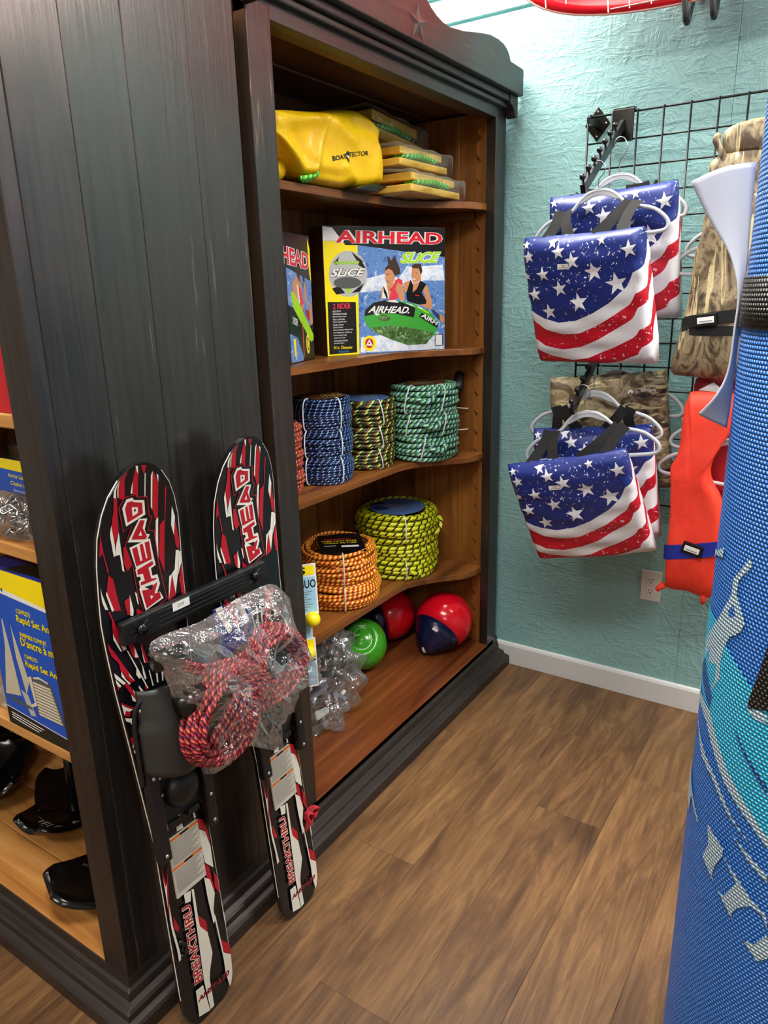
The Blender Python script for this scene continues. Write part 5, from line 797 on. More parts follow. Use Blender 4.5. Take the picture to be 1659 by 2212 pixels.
# ================================================================== water skis
SKI=[[2,[[-0.057,1.1912],[-0.045,1.1987],[-0.0432,1.1514],[-0.0491,1.1495],[-0.0565,1.1544]]],[1,[[-0.0676,1.1859],[-0.0606,1.1894],[-0.0615,1.1543],[-0.0666,1.1568]]],[1,[[-0.0591,1.1891],[-0.057,1.1905],[-0.0565,1.1544],[-0.0584,1.1555]]],[2,[[-0.0224,1.1994],[-0.0163,1.1867],[-0.0153,1.145],[-0.0207,1.1514],[-0.0276,1.1556],[-0.0273,1.1774]]],[1,[[-0.0293,1.1689],[-0.0273,1.1774],[-0.0276,1.1556],[-0.0314,1.1564]]],[1,[[-0.0223,1.2044],[-0.017,1.2034],[-0.0159,1.1879],[-0.0205,1.1964]]],[2,[[-0.011,1.2035],[0.0006,1.2013],[-0.0032,1.184]]],[1,[[-0.002,1.1864],[0.0,1.1886],[0.0007,1.1439],[-0.0013,1.1444]]],[1,[[0.0118,1.181],[0.0154,1.1881],[0.0159,1.1162],[0.0128,1.121]]],[2,[[0.0162,1.188],[0.0292,1.1642],[0.0285,1.0967],[0.0227,1.0954],[0.0159,1.1162]]],[1,[[0.0236,1.1819],[0.0286,1.1776],[0.0289,1.1643]]],[1,[[0.0235,1.0938],[0.0293,1.0979],[0.0266,1.0103],[0.0215,1.0204]]],[2,[[0.0324,1.0825],[0.045,1.0911],[0.0391,0.9848],[0.0288,1.0182]]],[2,[[0.0442,1.1543],[0.0477,1.1495],[0.0459,1.0909],[0.0442,1.0913]]],[1,[[0.0611,1.1121],[0.0688,1.0892],[0.0656,1.0531],[0.0592,1.0748]]],[2,[[0.0696,1.0805],[0.0781,1.0367],[0.0755,1.02],[0.069,1.0306],[0.0656,1.0531]]],[1,[[0.0686,1.022],[0.0764,1.0197],[0.0704,0.9732],[0.061,0.9348],[0.0558,0.9779],[0.0633,0.9843]]],[1,[[0.0762,1.0169],[0.0824,1.0165],[0.0811,0.9949],[0.071,0.97]]],[2,[[0.0817,0.9917],[0.0839,0.9299],[0.0761,0.9251],[0.0719,0.9608]]],[2,[[0.0555,0.9751],[0.0607,0.932],[0.0424,0.9266],[0.0491,0.9713]]],[1,[[0.0485,0.9745],[0.0557,0.9772],[0.0424,0.9266]]],[2,[[-0.0666,1.1555],[-0.0601,1.154],[-0.0574,1.0938],[-0.0665,1.0699],[-0.0723,1.1069],[-0.0674,1.1328]]],[1,[[-0.0723,1.1082],[-0.0665,1.0699],[-0.0646,1.0508],[-0.0699,1.0497],[-0.0757,1.0935]]],[1,[[-0.0574,1.0925],[-0.0534,1.0514],[-0.0499,1.015],[-0.0541,1.0191],[-0.0572,1.0499],[-0.0646,1.0508],[-0.0643,1.0693]]],[2,[[-0.0964,1.1108],[-0.0901,1.0637],[-0.0997,1.0575],[-0.103,1.0728],[-0.1011,1.0967]]],[2,[[-0.0901,1.0637],[-0.0819,1.0254],[-0.0843,1.0235],[-0.0917,1.0603]]],[2,[[-0.0497,1.0624],[-0.0406,1.0624],[-0.0339,1.0223],[-0.0438,1.0144],[-0.0501,1.0315]]],[1,[[-0.1037,1.073],[-0.0997,1.0575],[-0.1035,1.0547]]],[2,[[-0.0838,1.0207],[-0.0745,1.0095],[-0.0692,0.9723],[-0.0648,0.9458],[-0.0837,0.9515],[-0.0895,0.9917]]],[1,[[-0.0902,0.9919],[-0.0791,0.9525],[-0.0832,0.9499],[-0.0916,0.9857]]],[1,[[-0.1035,1.0033],[-0.0905,0.9568],[-0.0961,0.9589],[-0.1066,0.9937]]],[2,[[-0.1064,1.0175],[-0.1033,0.9979],[-0.1066,0.9937],[-0.1076,1.0126]]],[2,[[-0.0568,0.9609],[-0.044,0.9647],[-0.0466,0.9306],[-0.0526,0.9328]]],[1,[[-0.0435,0.9687],[-0.0386,0.9375],[-0.0408,0.9267],[-0.0468,0.929]]],[1,[[-0.0323,0.9704],[-0.028,0.966],[-0.026,0.9427],[-0.0287,0.9465]]],[2,[[-0.0329,0.9382],[-0.0214,0.9282],[-0.0179,0.918],[-0.0332,0.9238]]],[2,[[-0.0579,1.1369],[-0.0462,1.1534],[-0.0222,1.1537],[-0.0191,1.1482],[0.005,1.1434],[0.0085,1.1079],[0.0155,1.1021],[0.0051,1.0798],[0.0195,1.075],[0.0275,1.0043],[0.0395,0.9314],[-0.0166,0.9157],[-0.0277,0.9688],[-0.0324,1.0176],[-0.0466,1.0647],[-0.0318,1.0955],[-0.0493,1.0902]]],[0,[[-0.0562,1.1362],[-0.045,1.1518],[-0.0225,1.1526],[-0.0194,1.147],[0.0039,1.1423],[0.0072,1.1073],[0.0135,1.1016],[0.0035,1.0794],[0.0179,1.0741],[0.0259,1.0043],[0.0376,0.9328],[-0.0163,0.9177],[-0.0261,0.9688],[-0.0308,1.0177],[-0.0448,1.0647],[-0.0296,1.0962],[-0.0481,1.0916]]],[1,[[-0.0499,1.1343],[-0.041,1.1483],[-0.0282,1.1486],[-0.0252,1.1433],[-0.0028,1.1381],[-0.0004,1.1108],[-0.0423,1.0989]]],[2,[[-0.044,1.1315],[-0.0395,1.1421],[-0.029,1.1429],[-0.0252,1.1394],[-0.0074,1.1346],[-0.0059,1.1142],[-0.0391,1.1047]]],[1,[[-0.0297,1.1313],[-0.0167,1.1282],[-0.0168,1.1176],[-0.0283,1.1138]]],[0,[[-0.0252,1.1263],[-0.0213,1.126],[-0.0214,1.122],[-0.0249,1.1216]]],[1,[[-0.0146,1.1057],[0.0035,1.1024],[-0.0025,1.0829],[0.0004,1.0739],[0.0083,1.0703],[-0.0002,1.0576],[-0.0403,1.0688],[-0.0338,1.078]]],[2,[[-0.0123,1.1031],[-0.0021,1.0998],[-0.0071,1.0869],[0.0026,1.0678],[-0.0016,1.0635],[-0.0326,1.0716]]],[1,[[-0.0112,1.0825],[-0.0092,1.0725],[-0.0162,1.0744]]],[1,[[-0.0371,1.0573],[-0.0176,1.0598],[0.0081,1.0628],[0.0184,1.0072],[-0.0252,1.0126]]],[2,[[-0.0319,1.0538],[-0.0209,1.0553],[-0.0143,1.0216],[-0.0248,1.018]]],[2,[[-0.0153,1.0571],[-0.0082,1.0571],[-0.0013,1.0232],[-0.0102,1.0231]]],[2,[[-0.0042,1.058],[0.0062,1.0578],[0.0102,1.0253],[0.0012,1.0238]]],[2,[[-0.026,1.0239],[0.0096,1.0276],[0.0108,1.0216],[-0.0248,1.0177]]],[1,[[-0.0275,1.0133],[0.0132,1.0201],[0.0181,1.0073],[0.0071,1.0044],[0.0091,0.9888],[0.0207,0.9886],[0.0236,0.974],[-0.0201,0.9731],[-0.0218,0.9878],[-0.0168,0.9903],[-0.0186,0.9965],[-0.0249,0.9972]]],[2,[[-0.0238,1.0108],[0.0114,1.0179],[0.0133,1.0102],[0.0016,1.0068],[0.0062,0.9841],[0.0176,0.9817],[0.0182,0.9787],[-0.018,0.9781],[-0.0181,0.9851],[-0.0085,0.9847],[-0.0119,0.9999],[-0.0231,1.0008]]],[1,[[-0.0224,0.9739],[0.0236,0.974],[0.0247,0.9679],[0.0163,0.952],[0.0231,0.9525],[0.0298,0.937],[-0.0134,0.9267]]],[2,[[-0.0174,0.968],[-0.0022,0.9656],[0.0168,0.9727],[0.0191,0.9712],[0.0104,0.9526],[0.0229,0.9511],[0.0241,0.9391],[-0.0105,0.9299]]],[0,[[-0.0112,0.9729],[0.0083,0.9719],[0.0056,0.9614]]],[1,[[-0.0004,0.9521],[0.0076,0.9492],[0.002,0.944]]],[2,[[-0.0923,0.9539],[-0.0888,0.9525],[-0.0747,0.9028],[-0.0758,0.8865],[-0.0725,0.8696],[-0.0879,0.9109],[-0.0866,0.9352]]],[1,[[-0.0881,0.9096],[-0.0749,0.8692],[-0.079,0.8723],[-0.089,0.8989]]],[1,[[-0.074,0.9025],[-0.0646,0.8705],[-0.0725,0.8696],[-0.076,0.8851]]],[2,[[-0.1054,0.8987],[-0.0913,0.8762],[-0.0597,0.8041],[-0.0693,0.8042],[-0.0853,0.8385],[-0.0854,0.8498],[-0.1052,0.8821]]],[1,[[-0.1071,0.8843],[-0.1027,0.8755],[-0.1048,0.8715]]],[1,[[-0.0843,0.8353],[-0.0767,0.8147],[-0.0688,0.8025],[-0.0727,0.8029],[-0.0849,0.8242]]],[1,[[-0.0698,0.8259],[-0.0597,0.8041],[-0.0684,0.8167]]],[2,[[-0.1026,0.8434],[-0.0985,0.8374],[-0.1,0.8297],[-0.1034,0.8354]]],[1,[[-0.0985,0.8374],[-0.0787,0.8085],[-0.0843,0.8076],[-0.0988,0.8277]]],[1,[[-0.1029,0.8338],[-0.089,0.8076],[-0.0916,0.806],[-0.1014,0.8148]]],[2,[[-0.1011,0.8161],[-0.0923,0.8063],[-0.0988,0.8009]]],[2,[[-0.0829,0.8069],[-0.0751,0.8068],[-0.0662,0.7868],[-0.0533,0.7616],[-0.0654,0.7661],[-0.0731,0.7843]]],[1,[[-0.0672,0.7902],[-0.0602,0.7767],[-0.0644,0.7714]]],[1,[[-0.0726,0.7827],[-0.0588,0.7585],[-0.0713,0.769]]],[2,[[-0.0986,0.778],[-0.0631,0.7488],[-0.0639,0.7448],[-0.0984,0.7751]]],[1,[[-0.0987,0.7738],[-0.0744,0.753],[-0.0938,0.7511],[-0.0974,0.7487]]],[2,[[-0.0894,0.7576],[-0.0795,0.7512],[-0.0828,0.7427],[-0.0957,0.7492]]],[1,[[-0.0965,0.7453],[-0.069,0.7312],[-0.0761,0.7275],[-0.0789,0.7172],[-0.0848,0.732],[-0.0961,0.7393]]],[2,[[-0.0761,0.7275],[-0.07,0.7258],[-0.0731,0.7141],[-0.0789,0.7172]]],[2,[[-0.092,0.7035],[-0.0799,0.6999],[-0.0849,0.6864],[-0.0912,0.6869]]],[1,[[-0.0922,0.6859],[-0.0849,0.6864],[-0.0906,0.6776]]],[1,[[-0.0921,0.674],[-0.0794,0.6773],[-0.0815,0.6665],[-0.0907,0.6688]]],[1,[[-0.0665,0.8685],[-0.0636,0.8672],[-0.042,0.8032],[-0.0338,0.7773],[-0.0362,0.7777]]],[2,[[-0.0608,0.893],[-0.0511,0.8848],[-0.0493,0.8584],[-0.0513,0.8478],[-0.0554,0.851],[-0.0617,0.8778]]],[1,[[-0.0489,0.8696],[-0.0438,0.8446],[-0.0513,0.8478]]],[1,[[-0.0441,0.8432],[-0.0379,0.8246],[-0.0347,0.7984],[-0.0383,0.7971],[-0.0405,0.8112],[-0.0394,0.8253]]],[1,[[-0.0514,0.8306],[-0.0465,0.8053],[-0.05,0.804],[-0.0552,0.815]]],[2,[[-0.0348,0.8724],[-0.0321,0.8641],[-0.0252,0.8263],[-0.0314,0.8283]]],[1,[[-0.0357,0.867],[-0.0316,0.8277],[-0.0341,0.8317]]],[1,[[-0.0255,0.8118],[-0.0219,0.7777],[-0.0245,0.7774],[-0.0273,0.8112]]],[1,[[-0.0108,0.8274],[-0.0066,0.8226],[-0.0107,0.7785],[-0.0139,0.7799]]],[1,[[0.0021,0.8189],[0.0074,0.8151],[0.0011,0.7775],[-0.0015,0.7772]]],[2,[[-0.0406,0.7894],[-0.0362,0.7777],[-0.0419,0.7782]]],[1,[[-0.0538,0.7926],[-0.0449,0.7753],[-0.0497,0.7717],[-0.0546,0.7886]]],[2,[[0.0135,0.8199],[0.0214,0.815],[0.0158,0.7858],[0.011,0.788]]],[1,[[0.0285,0.8059],[0.0339,0.8066],[0.0283,0.7863],[0.0258,0.792]]],[1,[[0.0426,0.7952],[0.051,0.7915],[0.0406,0.7747]]],[1,[[-0.0798,0.4689],[-0.0748,0.4108],[-0.0695,0.368],[-0.0716,0.3246],[-0.0717,0.2675],[-0.0672,0.2171],[-0.0651,0.1859],[-0.072,0.183],[-0.0722,0.2156],[-0.0774,0.278],[-0.0772,0.3431],[-0.0823,0.3944]]],[2,[[-0.0481,0.5202],[-0.0414,0.5159],[-0.0532,0.4885],[-0.0594,0.4683],[-0.0633,0.471]]],[2,[[-0.0664,0.4623],[-0.0633,0.4601],[-0.0748,0.4108],[-0.0695,0.368],[-0.073,0.3651],[-0.0787,0.4055]]],[2,[[-0.0471,0.4461],[-0.065,0.3758],[-0.075,0.2989],[-0.0787,0.2905],[-0.0704,0.3631]]],[1,[[-0.0406,0.5126],[-0.0334,0.5188],[-0.0484,0.4634],[-0.0563,0.4689]]],[2,[[-0.0675,0.29],[-0.0582,0.2564],[-0.0628,0.2486],[-0.0708,0.2639]]],[1,[[-0.0203,0.5159],[-0.0037,0.5136],[-0.0134,0.4868],[-0.0097,0.4566],[-0.0263,0.4594]]],[2,[[-0.018,0.5117],[-0.0148,0.4711],[-0.0203,0.4665]]],[1,[[0.014,0.5162],[0.0231,0.5133],[0.0214,0.4781],[0.0243,0.4592],[0.0195,0.4595]]],[2,[[0.006,0.5157],[0.0165,0.4952],[0.0161,0.4759],[0.0075,0.4981]]],[1,[[0.0384,0.5178],[0.049,0.5127],[0.0475,0.4868]]],[2,[[0.0401,0.5],[0.0471,0.4843],[0.0432,0.4811]]],[2,[[0.0467,0.4645],[0.0543,0.4511],[0.0554,0.4388]]],[2,[[0.0268,0.4548],[0.0395,0.4435],[0.0483,0.4088],[0.0495,0.3788],[0.0408,0.4139],[0.0274,0.4316]]],[1,[[0.027,0.429],[0.0408,0.4139],[0.0486,0.3736],[0.0476,0.3211],[0.0284,0.3469],[0.0257,0.3954]]],[2,[[0.0265,0.3454],[0.036,0.3325],[0.042,0.2713],[0.038,0.2684],[0.0252,0.3198]]],[1,[[0.0198,0.318],[0.0337,0.3016],[0.0405,0.2634],[0.0307,0.2286],[0.0309,0.201],[0.0249,0.1967],[0.0205,0.2669]]],[2,[[0.0461,0.3132],[0.0529,0.2932],[0.0539,0.25],[0.0429,0.2766]]],[1,[[0.0534,0.2473],[0.0579,0.1633],[0.054,0.182]]],[1,[[-0.0354,0.3192],[-0.0172,0.3138],[-0.0215,0.2909],[-0.035,0.2957]]],[1,[[-0.0153,0.3153],[-0.0097,0.3109],[-0.0106,0.2438],[-0.0081,0.148],[-0.007,0.0123],[-0.0177,0.0114],[-0.0223,0.0896]]],[1,[[-0.012,0.2271],[0.0065,0.1905],[0.0102,0.1351],[-0.0032,0.1003],[-0.0115,0.0641],[-0.014,0.1531]]],[2,[[-0.0087,0.2452],[0.0079,0.2167],[0.0065,0.1905],[-0.0101,0.2195]]],[2,[[0.0353,0.1478],[0.06,0.1141],[0.0621,0.0851],[0.0366,0.1153]]],[1,[[0.0363,0.1139],[0.0619,0.0837],[0.0612,0.0423],[0.0514,0.0252],[0.0409,0.0186],[0.0354,0.0591]]],[1,[[0.0288,0.218],[0.0328,0.2116],[0.0406,0.0673],[0.0369,0.077]]],[1,[[-0.0462,0.0871],[-0.0266,0.0843],[-0.0218,0.036],[-0.0194,0.0114],[-0.0482,0.0221]]]]
HW=[(0,.030),(.006,.046),(.02,.058),(.045,.0665),(.1,.0705),(.3,.069),(.46,.067),(.66,.08),(.8,.09),(.93,.096),(1.04,.093),(1.09,.089),(1.13,.079),(1.16,.066),(1.185,.047),(1.2,.028),(1.207,.012),(1.208,.0)]
hw=lambda s:interp(HW,s)
CVs=lambda s:.055*max(0,(s-.84)/.36)**2
SKC=['ski_black','ski_white','ski_red']
def ski(label,B,T,knob):
    B=Vector(B);T=Vector(T);a=(T-B).normalized();w=(Vector((1,0,0))-a*a.x).normalized();no=-(a.cross(w))
    S=lambda u,s,k=0.:B+a*s+w*u+no*(CVs(s)+k)
    t=thing('water_ski',label,'water ski',(B.x,B.y,0),'red, white and black water skis')
    ss=sorted(set([h[0] for h in HW]+[i*.03 for i in range(41)])); mb=MB(); vs=[];fs=[]
    for s in ss:
        q=hw(s)
        for u,k in ((-q,.0075),(-q*.97,.011),(q*.97,.011),(q,.0075),(q,-.001),(q*.95,-.006),(-q*.95,-.006),(-q,-.001)): vs.append(S(u,s,k))
    for i in range(len(ss)-1):
        for k in range(8): q=(k+1)%8; fs.append((i*8+k,i*8+q,i*8+8+q,i*8+8+k))
    fs.append(tuple(range(8))[::-1]); sbd=mb.add(vs,fs).build('ski_body','ski_black',t)
    for sg in (-1,1): MB().tube([S(sg*hw(s),s,.0085) for s in ss if .06<s<1.19],.0011,5).build('edge_line','ski_white',sbd)
    P=Print(lambda u,s,k:S(max(-hw(s)+.003,min(hw(s)-.003,u+.010)),s,.011+k),list(SKC),.0003,.00004)
    for c,pts in SKI: P.poly(SKC[c],pts,.015)
    P.text('ski_red','BREAKTHRU',(-.0242,.0976),(-.0235,.291),(-.0462,.0976),.02,.15,'ski_white',.05)
    P.text('ski_red','AHST-L20',(-.046,.055),(.044,.048),(-.0445,.067),.01,.1,'ski_black',.05); P.build('top_graphic',P.mats,sbd)
    for s0,s1 in ((.392,.4535),(.3195,.3895)):
        wl=MB().add([S(u+.010,s,k) for k in (.0118,.0168) for u,s in ((-.0515,s0),(.0255,s0),(.0255,s1),(-.0515,s1))],[(3,2,1,0),(4,5,6,7),(0,1,5,4),(1,2,6,5),(2,3,7,6),(3,0,4,7)]).build('warning_label','paper_label',t); P=Print(lambda u,s,k:S(u+.010,s,.0168+k),[],.0003)
        P.poly('print_orange',[(-.0515,s1-.006),(.0255,s1-.006),(.0255,s1),(-.0515,s1)]); P.poly('print_black',[(-.022,s1-.0055),(.0,s1-.0055),(.0,s1-.0005),(-.022,s1-.0005)])
        for k in range(14):
            y=s1-.0105-k*.0037
            if y>s0+.002: P.poly('label_ink',[(-.049,y),(.023-.006*((k*5)%4),y),(.023-.006*((k*5)%4),y+.0017),(-.049,y+.0017)])
        P.build('label_text',P.mats,wl)
    # binding
    bd='rubber_black'
    def q8(u0,u1,s0,s1,k0,k1,nm,m=bd,bv=.002): return MB().add([S(u,s,k) for k in (k0,k1) for u,s in ((u0,s0),(u1,s0),(u1,s1),(u0,s1))],[(3,2,1,0),(4,5,6,7),(0,1,5,4),(1,2,6,5),(2,3,7,6),(3,0,4,7)]).build(nm,m,t,bevel=bv)
    q8(-.05,.06,.49,.61,.0125,.0165,'binding_plate'); rr=(-.073,-.047),(.054,.078)
    for u0,u1 in rr: q8(u0,u1,.425,.625,.0125,.034,'side_rail',bd,.004)
    q8(-.035,-.005,.475,.49,.0125,.024,'plate_tab'); q8(.012,.042,.478,.492,.0125,.024,'plate_tab')
    def wrap(u,v):
        s=.628+.165*v; th=PI*(.06+.90*u); wid=.070-.010*v*(v>.6); hgt=.062*(1-.1*v)+.01*math.sin(PI*v); fl=.02 if v>.94 else 0
        return S(-wid*math.cos(th)-.004,s-.02*math.sin(th)**2*(1-v)+.0,.014+hgt*math.sin(th)**.8)
    MB().grid(wrap,28,16).build('foot_wrap','boot_grey',t,smooth=True,solid=.004)
    ed=[S(-.079+.0*i,.605+.17*i/10,.018+.012*math.sin(PI*i/10)) for i in range(11)]
    MB().tube(smooth_path([S(-.074,.60,.02),S(-.079,.63,.026),S(-.08,.68,.03),S(-.078,.73,.03),S(-.068,.765,.034),S(-.045,.785,.05),S(-.015,.79,.07)],4),.0045,8).build('wrap_flange',bd,t,smooth=True)
    MB().tube(smooth_path([S(-.06,.625,.02),S(-.045,.612,.03),S(-.02,.60,.045),S(.01,.592,.05),S(.035,.60,.042),S(.055,.615,.028)],4),.0035,8).build('wrap_lip','hook_black',t,smooth=True)
    def dome(u,v): th=PI/2*v; ph=2*PI*u; return S(.008+.042*math.cos(th)*math.cos(ph),.548+.04*math.cos(th)*math.sin(ph),.016+.03*math.sin(th))
    MB().grid(dome,28,10).build('toe_dome',bd,t,smooth=True)
    for u,s,k in ((-.064,.755,.036),(-.07,.70,.034),(-.066,.635,.03),(-.035,.592,.0165),(-.036,.555,.0165),(.045,.545,.0165),(.0,.515,.0165),(-.06,.61,.034),(-.06,.44,.034),(.066,.61,.034),(.066,.50,.034),(.066,.44,.034)):
        e=S(u,s,k); MB().lathe([(.0042,-.001),(.0042,.0012),(.0028,.0026),(.0001,.003)],e,12,0,no.to_track_quat('Z','Y').to_matrix()).build('screw','screw_steel',t,smooth=True)
    if knob:
        mb=MB(); 
        for o,r,ax in (((.062,.235,.018),.012,0),((.082,.24,.016),.013,1)):
            for k in range(4): mb.tube([S(o[0]+r*math.cos(q)*(1 if ax else .7),o[1]-.008+r*math.sin(q)*(.8 if ax else 1.2),o[2]+.004*k-.004+.003*math.sin(2*q)) for q in [2*PI*i/16 for i in range(16)]],.0035,6,True)
        mb.tube(smooth_path([S(.058,.23,.02),S(.05,.215,.022),S(.047,.20,.018)],4),.005,6); mb.build('red_cord','cord_red',t,smooth=True)
    else:
        MB().tube(smooth_path([S(-.052,.225,.016),S(-.046,.215,.024),S(-.044,.205,.018),S(-.047,.195,.022),S(-.052,.186,.018)],4),.0035,8).build('cleat','gloss_black',t,smooth=True)
        for s in (.222,.188): MB().lathe([(.0065,0),(.006,.006),(.0001,.008)],S(-.051,s,.0115),12,0,no.to_track_quat('Z','Y').to_matrix()).build('cleat_boss','gloss_black',t,smooth=True)
    return S
S1=ski('left ski of the leaning pair, with a black cleat on its tail',(-1.770,-.128,.001),(-1.754,-.035,1.2),False)
S2=ski('right ski of the leaning pair, nearest the shelves, red cord knotted at its tail',(-1.452,-.118,.001),(-1.484,-.033,1.2),True)
t=thing('spreader_bar','black plastic bar with white price tag joining the two skis','bar',(-1.635,-.085,.89))
br=MB().box((-1.828,-.092,.884),(-1.452,-.075,.928)).build('bar','rubber_black',t,bevel=.003)
for i in range(4): MB().box((-1.75,-.0935,.892+i*.009),(-1.52,-.0915,.8945+i*.009)).build('rib','rubber_black',br,bevel=.0008)
for x in (-1.79,-1.49):
    MB().lathe([(.011,0),(.011,.006),(.008,.011),(.0001,.012)],(x,-.092,.906),18,0,Matrix.Rotation(PI/2,3,'X')).build('knob','gloss_black',t,smooth=True)
    for k in range(4):
        a=k*PI/4; MB().tube([(x-.024*math.cos(a),-.0925,.906-.017*math.sin(a)),(x+.024*math.cos(a),-.0925,.906+.017*math.sin(a))],.0014,5).build('star_rib','hook_black',t)
P=Print(lambda a,b,k:(a,-.0938-k,b),[]); P.poly('print_white',[(-1.716,.9105),(-1.674,.9105),(-1.674,.9275),(-1.716,.9275)]); P.text('print_black','129.99',(-1.705,.915),(-1.688,.915),(-1.705,.9225),.0); P.build('price_tag',P.mats,br)
# bagged rope in front of the skis
t=thing('bagged_tow_rope','clear plastic bag of red tow rope hanging from the bar between the skis','tow rope',(-1.62,-.15,.57))
def ring(cx,cz,y,rx,rz,rot,n,r,seed,lay=2):
    q=random.Random(seed); mb=MB()
    for i in range(n):
        k=i/(n-1); ph=q.uniform(0,6); P=[]
        for j in range(40):
            a=2*PI*j/40; s=1-.36*k+.03*math.sin(3*a+ph); x=rx*s*math.cos(a)*(1-.25*math.sin(a)); z=rz*s*math.sin(a)
            P.append((cx+x*math.cos(rot)-z*math.sin(rot)+q.uniform(-.001,.001),y-.024*math.sin(PI*k)+.012*math.sin(a*2+ph)+.006*(i%lay),cz+x*math.sin(rot)+z*math.cos(rot)))
        mb.tube(P,r,6,True)
    return mb
ring(-1.705,.715,-.165,.082,.098,-.35,22,.0052,5).build('rope_hank','rope_red',t,smooth=True); ring(-1.525,.735,-.14,.088,.085,.3,20,.005,6).build('rope_hank','rope_red',t,smooth=True)
q=random.Random(3)
class _S:
    def tube(s,*a): MB().tube(*a).build('rope_strand','rope_red',t,smooth=True)
mb=_S()
for i in range(9): mb.tube(smooth_path([(-1.80+q.uniform(0,.03),-.13,.885-q.uniform(0,.01)),(-1.765,-.15,.84+q.uniform(-.01,.01)),(-1.68,-.16,.80+q.uniform(-.015,.015)),(-1.60,-.155,.785+q.uniform(-.02,.02)),(-1.56,-.14,.76)],4),.0045,6)
for i in range(7): mb.tube(smooth_path([(-1.50+q.uniform(-.015,.015),-.12,.885),(-1.53,-.135,.82+q.uniform(-.01,.01)),(-1.57,-.15,.79),(-1.64,-.16,.78+q.uniform(-.02,.02)),(-1.70,-.165,.78)],4),.0045,6)
for i in range(10): mb.tube(smooth_path([(-1.655+q.uniform(-.02,.02),-.165,.80),(-1.69+.012*i,-.192,.74+q.uniform(-.01,.01)),(-1.765+.016*i,-.185,.655+.004*abs(i-5))],4),.005,6)
MB().tube([(-1.815,-.13,.865),(-1.765,-.145,.862)],.021,14).build('handle_grip','gloss_black',t,smooth=True); MB().tube([(-1.79,-.15,.765),(-1.735,-.165,.772)],.023,14).build('handle_grip','gloss_black',t,smooth=True)
MB().prism([(-1.655,.90),(-1.56,.895),(-1.55,.80),(-1.64,.79)],lambda a,b,d:(a,d,b),-.118,-.116).build('insert_card','carton_navy',t)
P=Print(lambda a,b,k:(a,-.1185-k,b),[])
for i,x in enumerate((-1.65,-1.625,-1.60)): P.poly('ski_red' if i%2 else 'ski_white',[(x,.90),(x+.018,.90),(x+.04,.84),(x+.03,.835)])
P.build('insert_print',P.mats,t)
bo=[(-1.826,.912),(-1.70,.905),(-1.60,.915),(-1.50,.903),(-1.47,.80),(-1.425,.72),(-1.405,.655),(-1.455,.645),(-1.50,.632),(-1.535,.60),(-1.56,.545),(-1.60,.57),(-1.66,.605),(-1.735,.595),(-1.745,.60),(-1.755,.66),(-1.785,.76),(-1.81,.85)]
BP=smooth_path([(a,b,0) for a,b in bo],4,True); kx,kz=-1.63,.76
def crum(x,z,s): return .012*math.sin(61*x+37*z+s)+.009*math.sin(103*z-71*x+2*s)+.006*math.sin(190*x+160*z+s)
for sg,nm in ((-1,'front_film'),(1,'back_film')):
    vs=[];fs=[]; n=len(BP); rg=[(0,0),(.05,.45),(.14,.75),(.28,.92),(.45,1),(.65,1.),(.85,1.)]
    for f,dp in rg:
        for p in BP: x=lerp(p.x,kx,f); z=lerp(p.y,kz,f); vs.append((x,-.145+sg*dp*(.065 if sg<0 else .028)+crum(x,z,sg)*dp*.8,z))
    vs.append((kx,-.145+sg*(.065 if sg<0 else .028),kz))
    for r in range(len(rg)-1):
        for i in range(n): j=(i+1)%n; fs.append((r*n+i,r*n+j,(r+1)*n+j,(r+1)*n+i))
    r=len(rg)-1
    for i in range(n): fs.append((r*n+i,r*n+(i+1)%n,len(vs)-1))
    MB().add(vs,fs).build(nm,'clear_film',t)

t.location.y-=.018
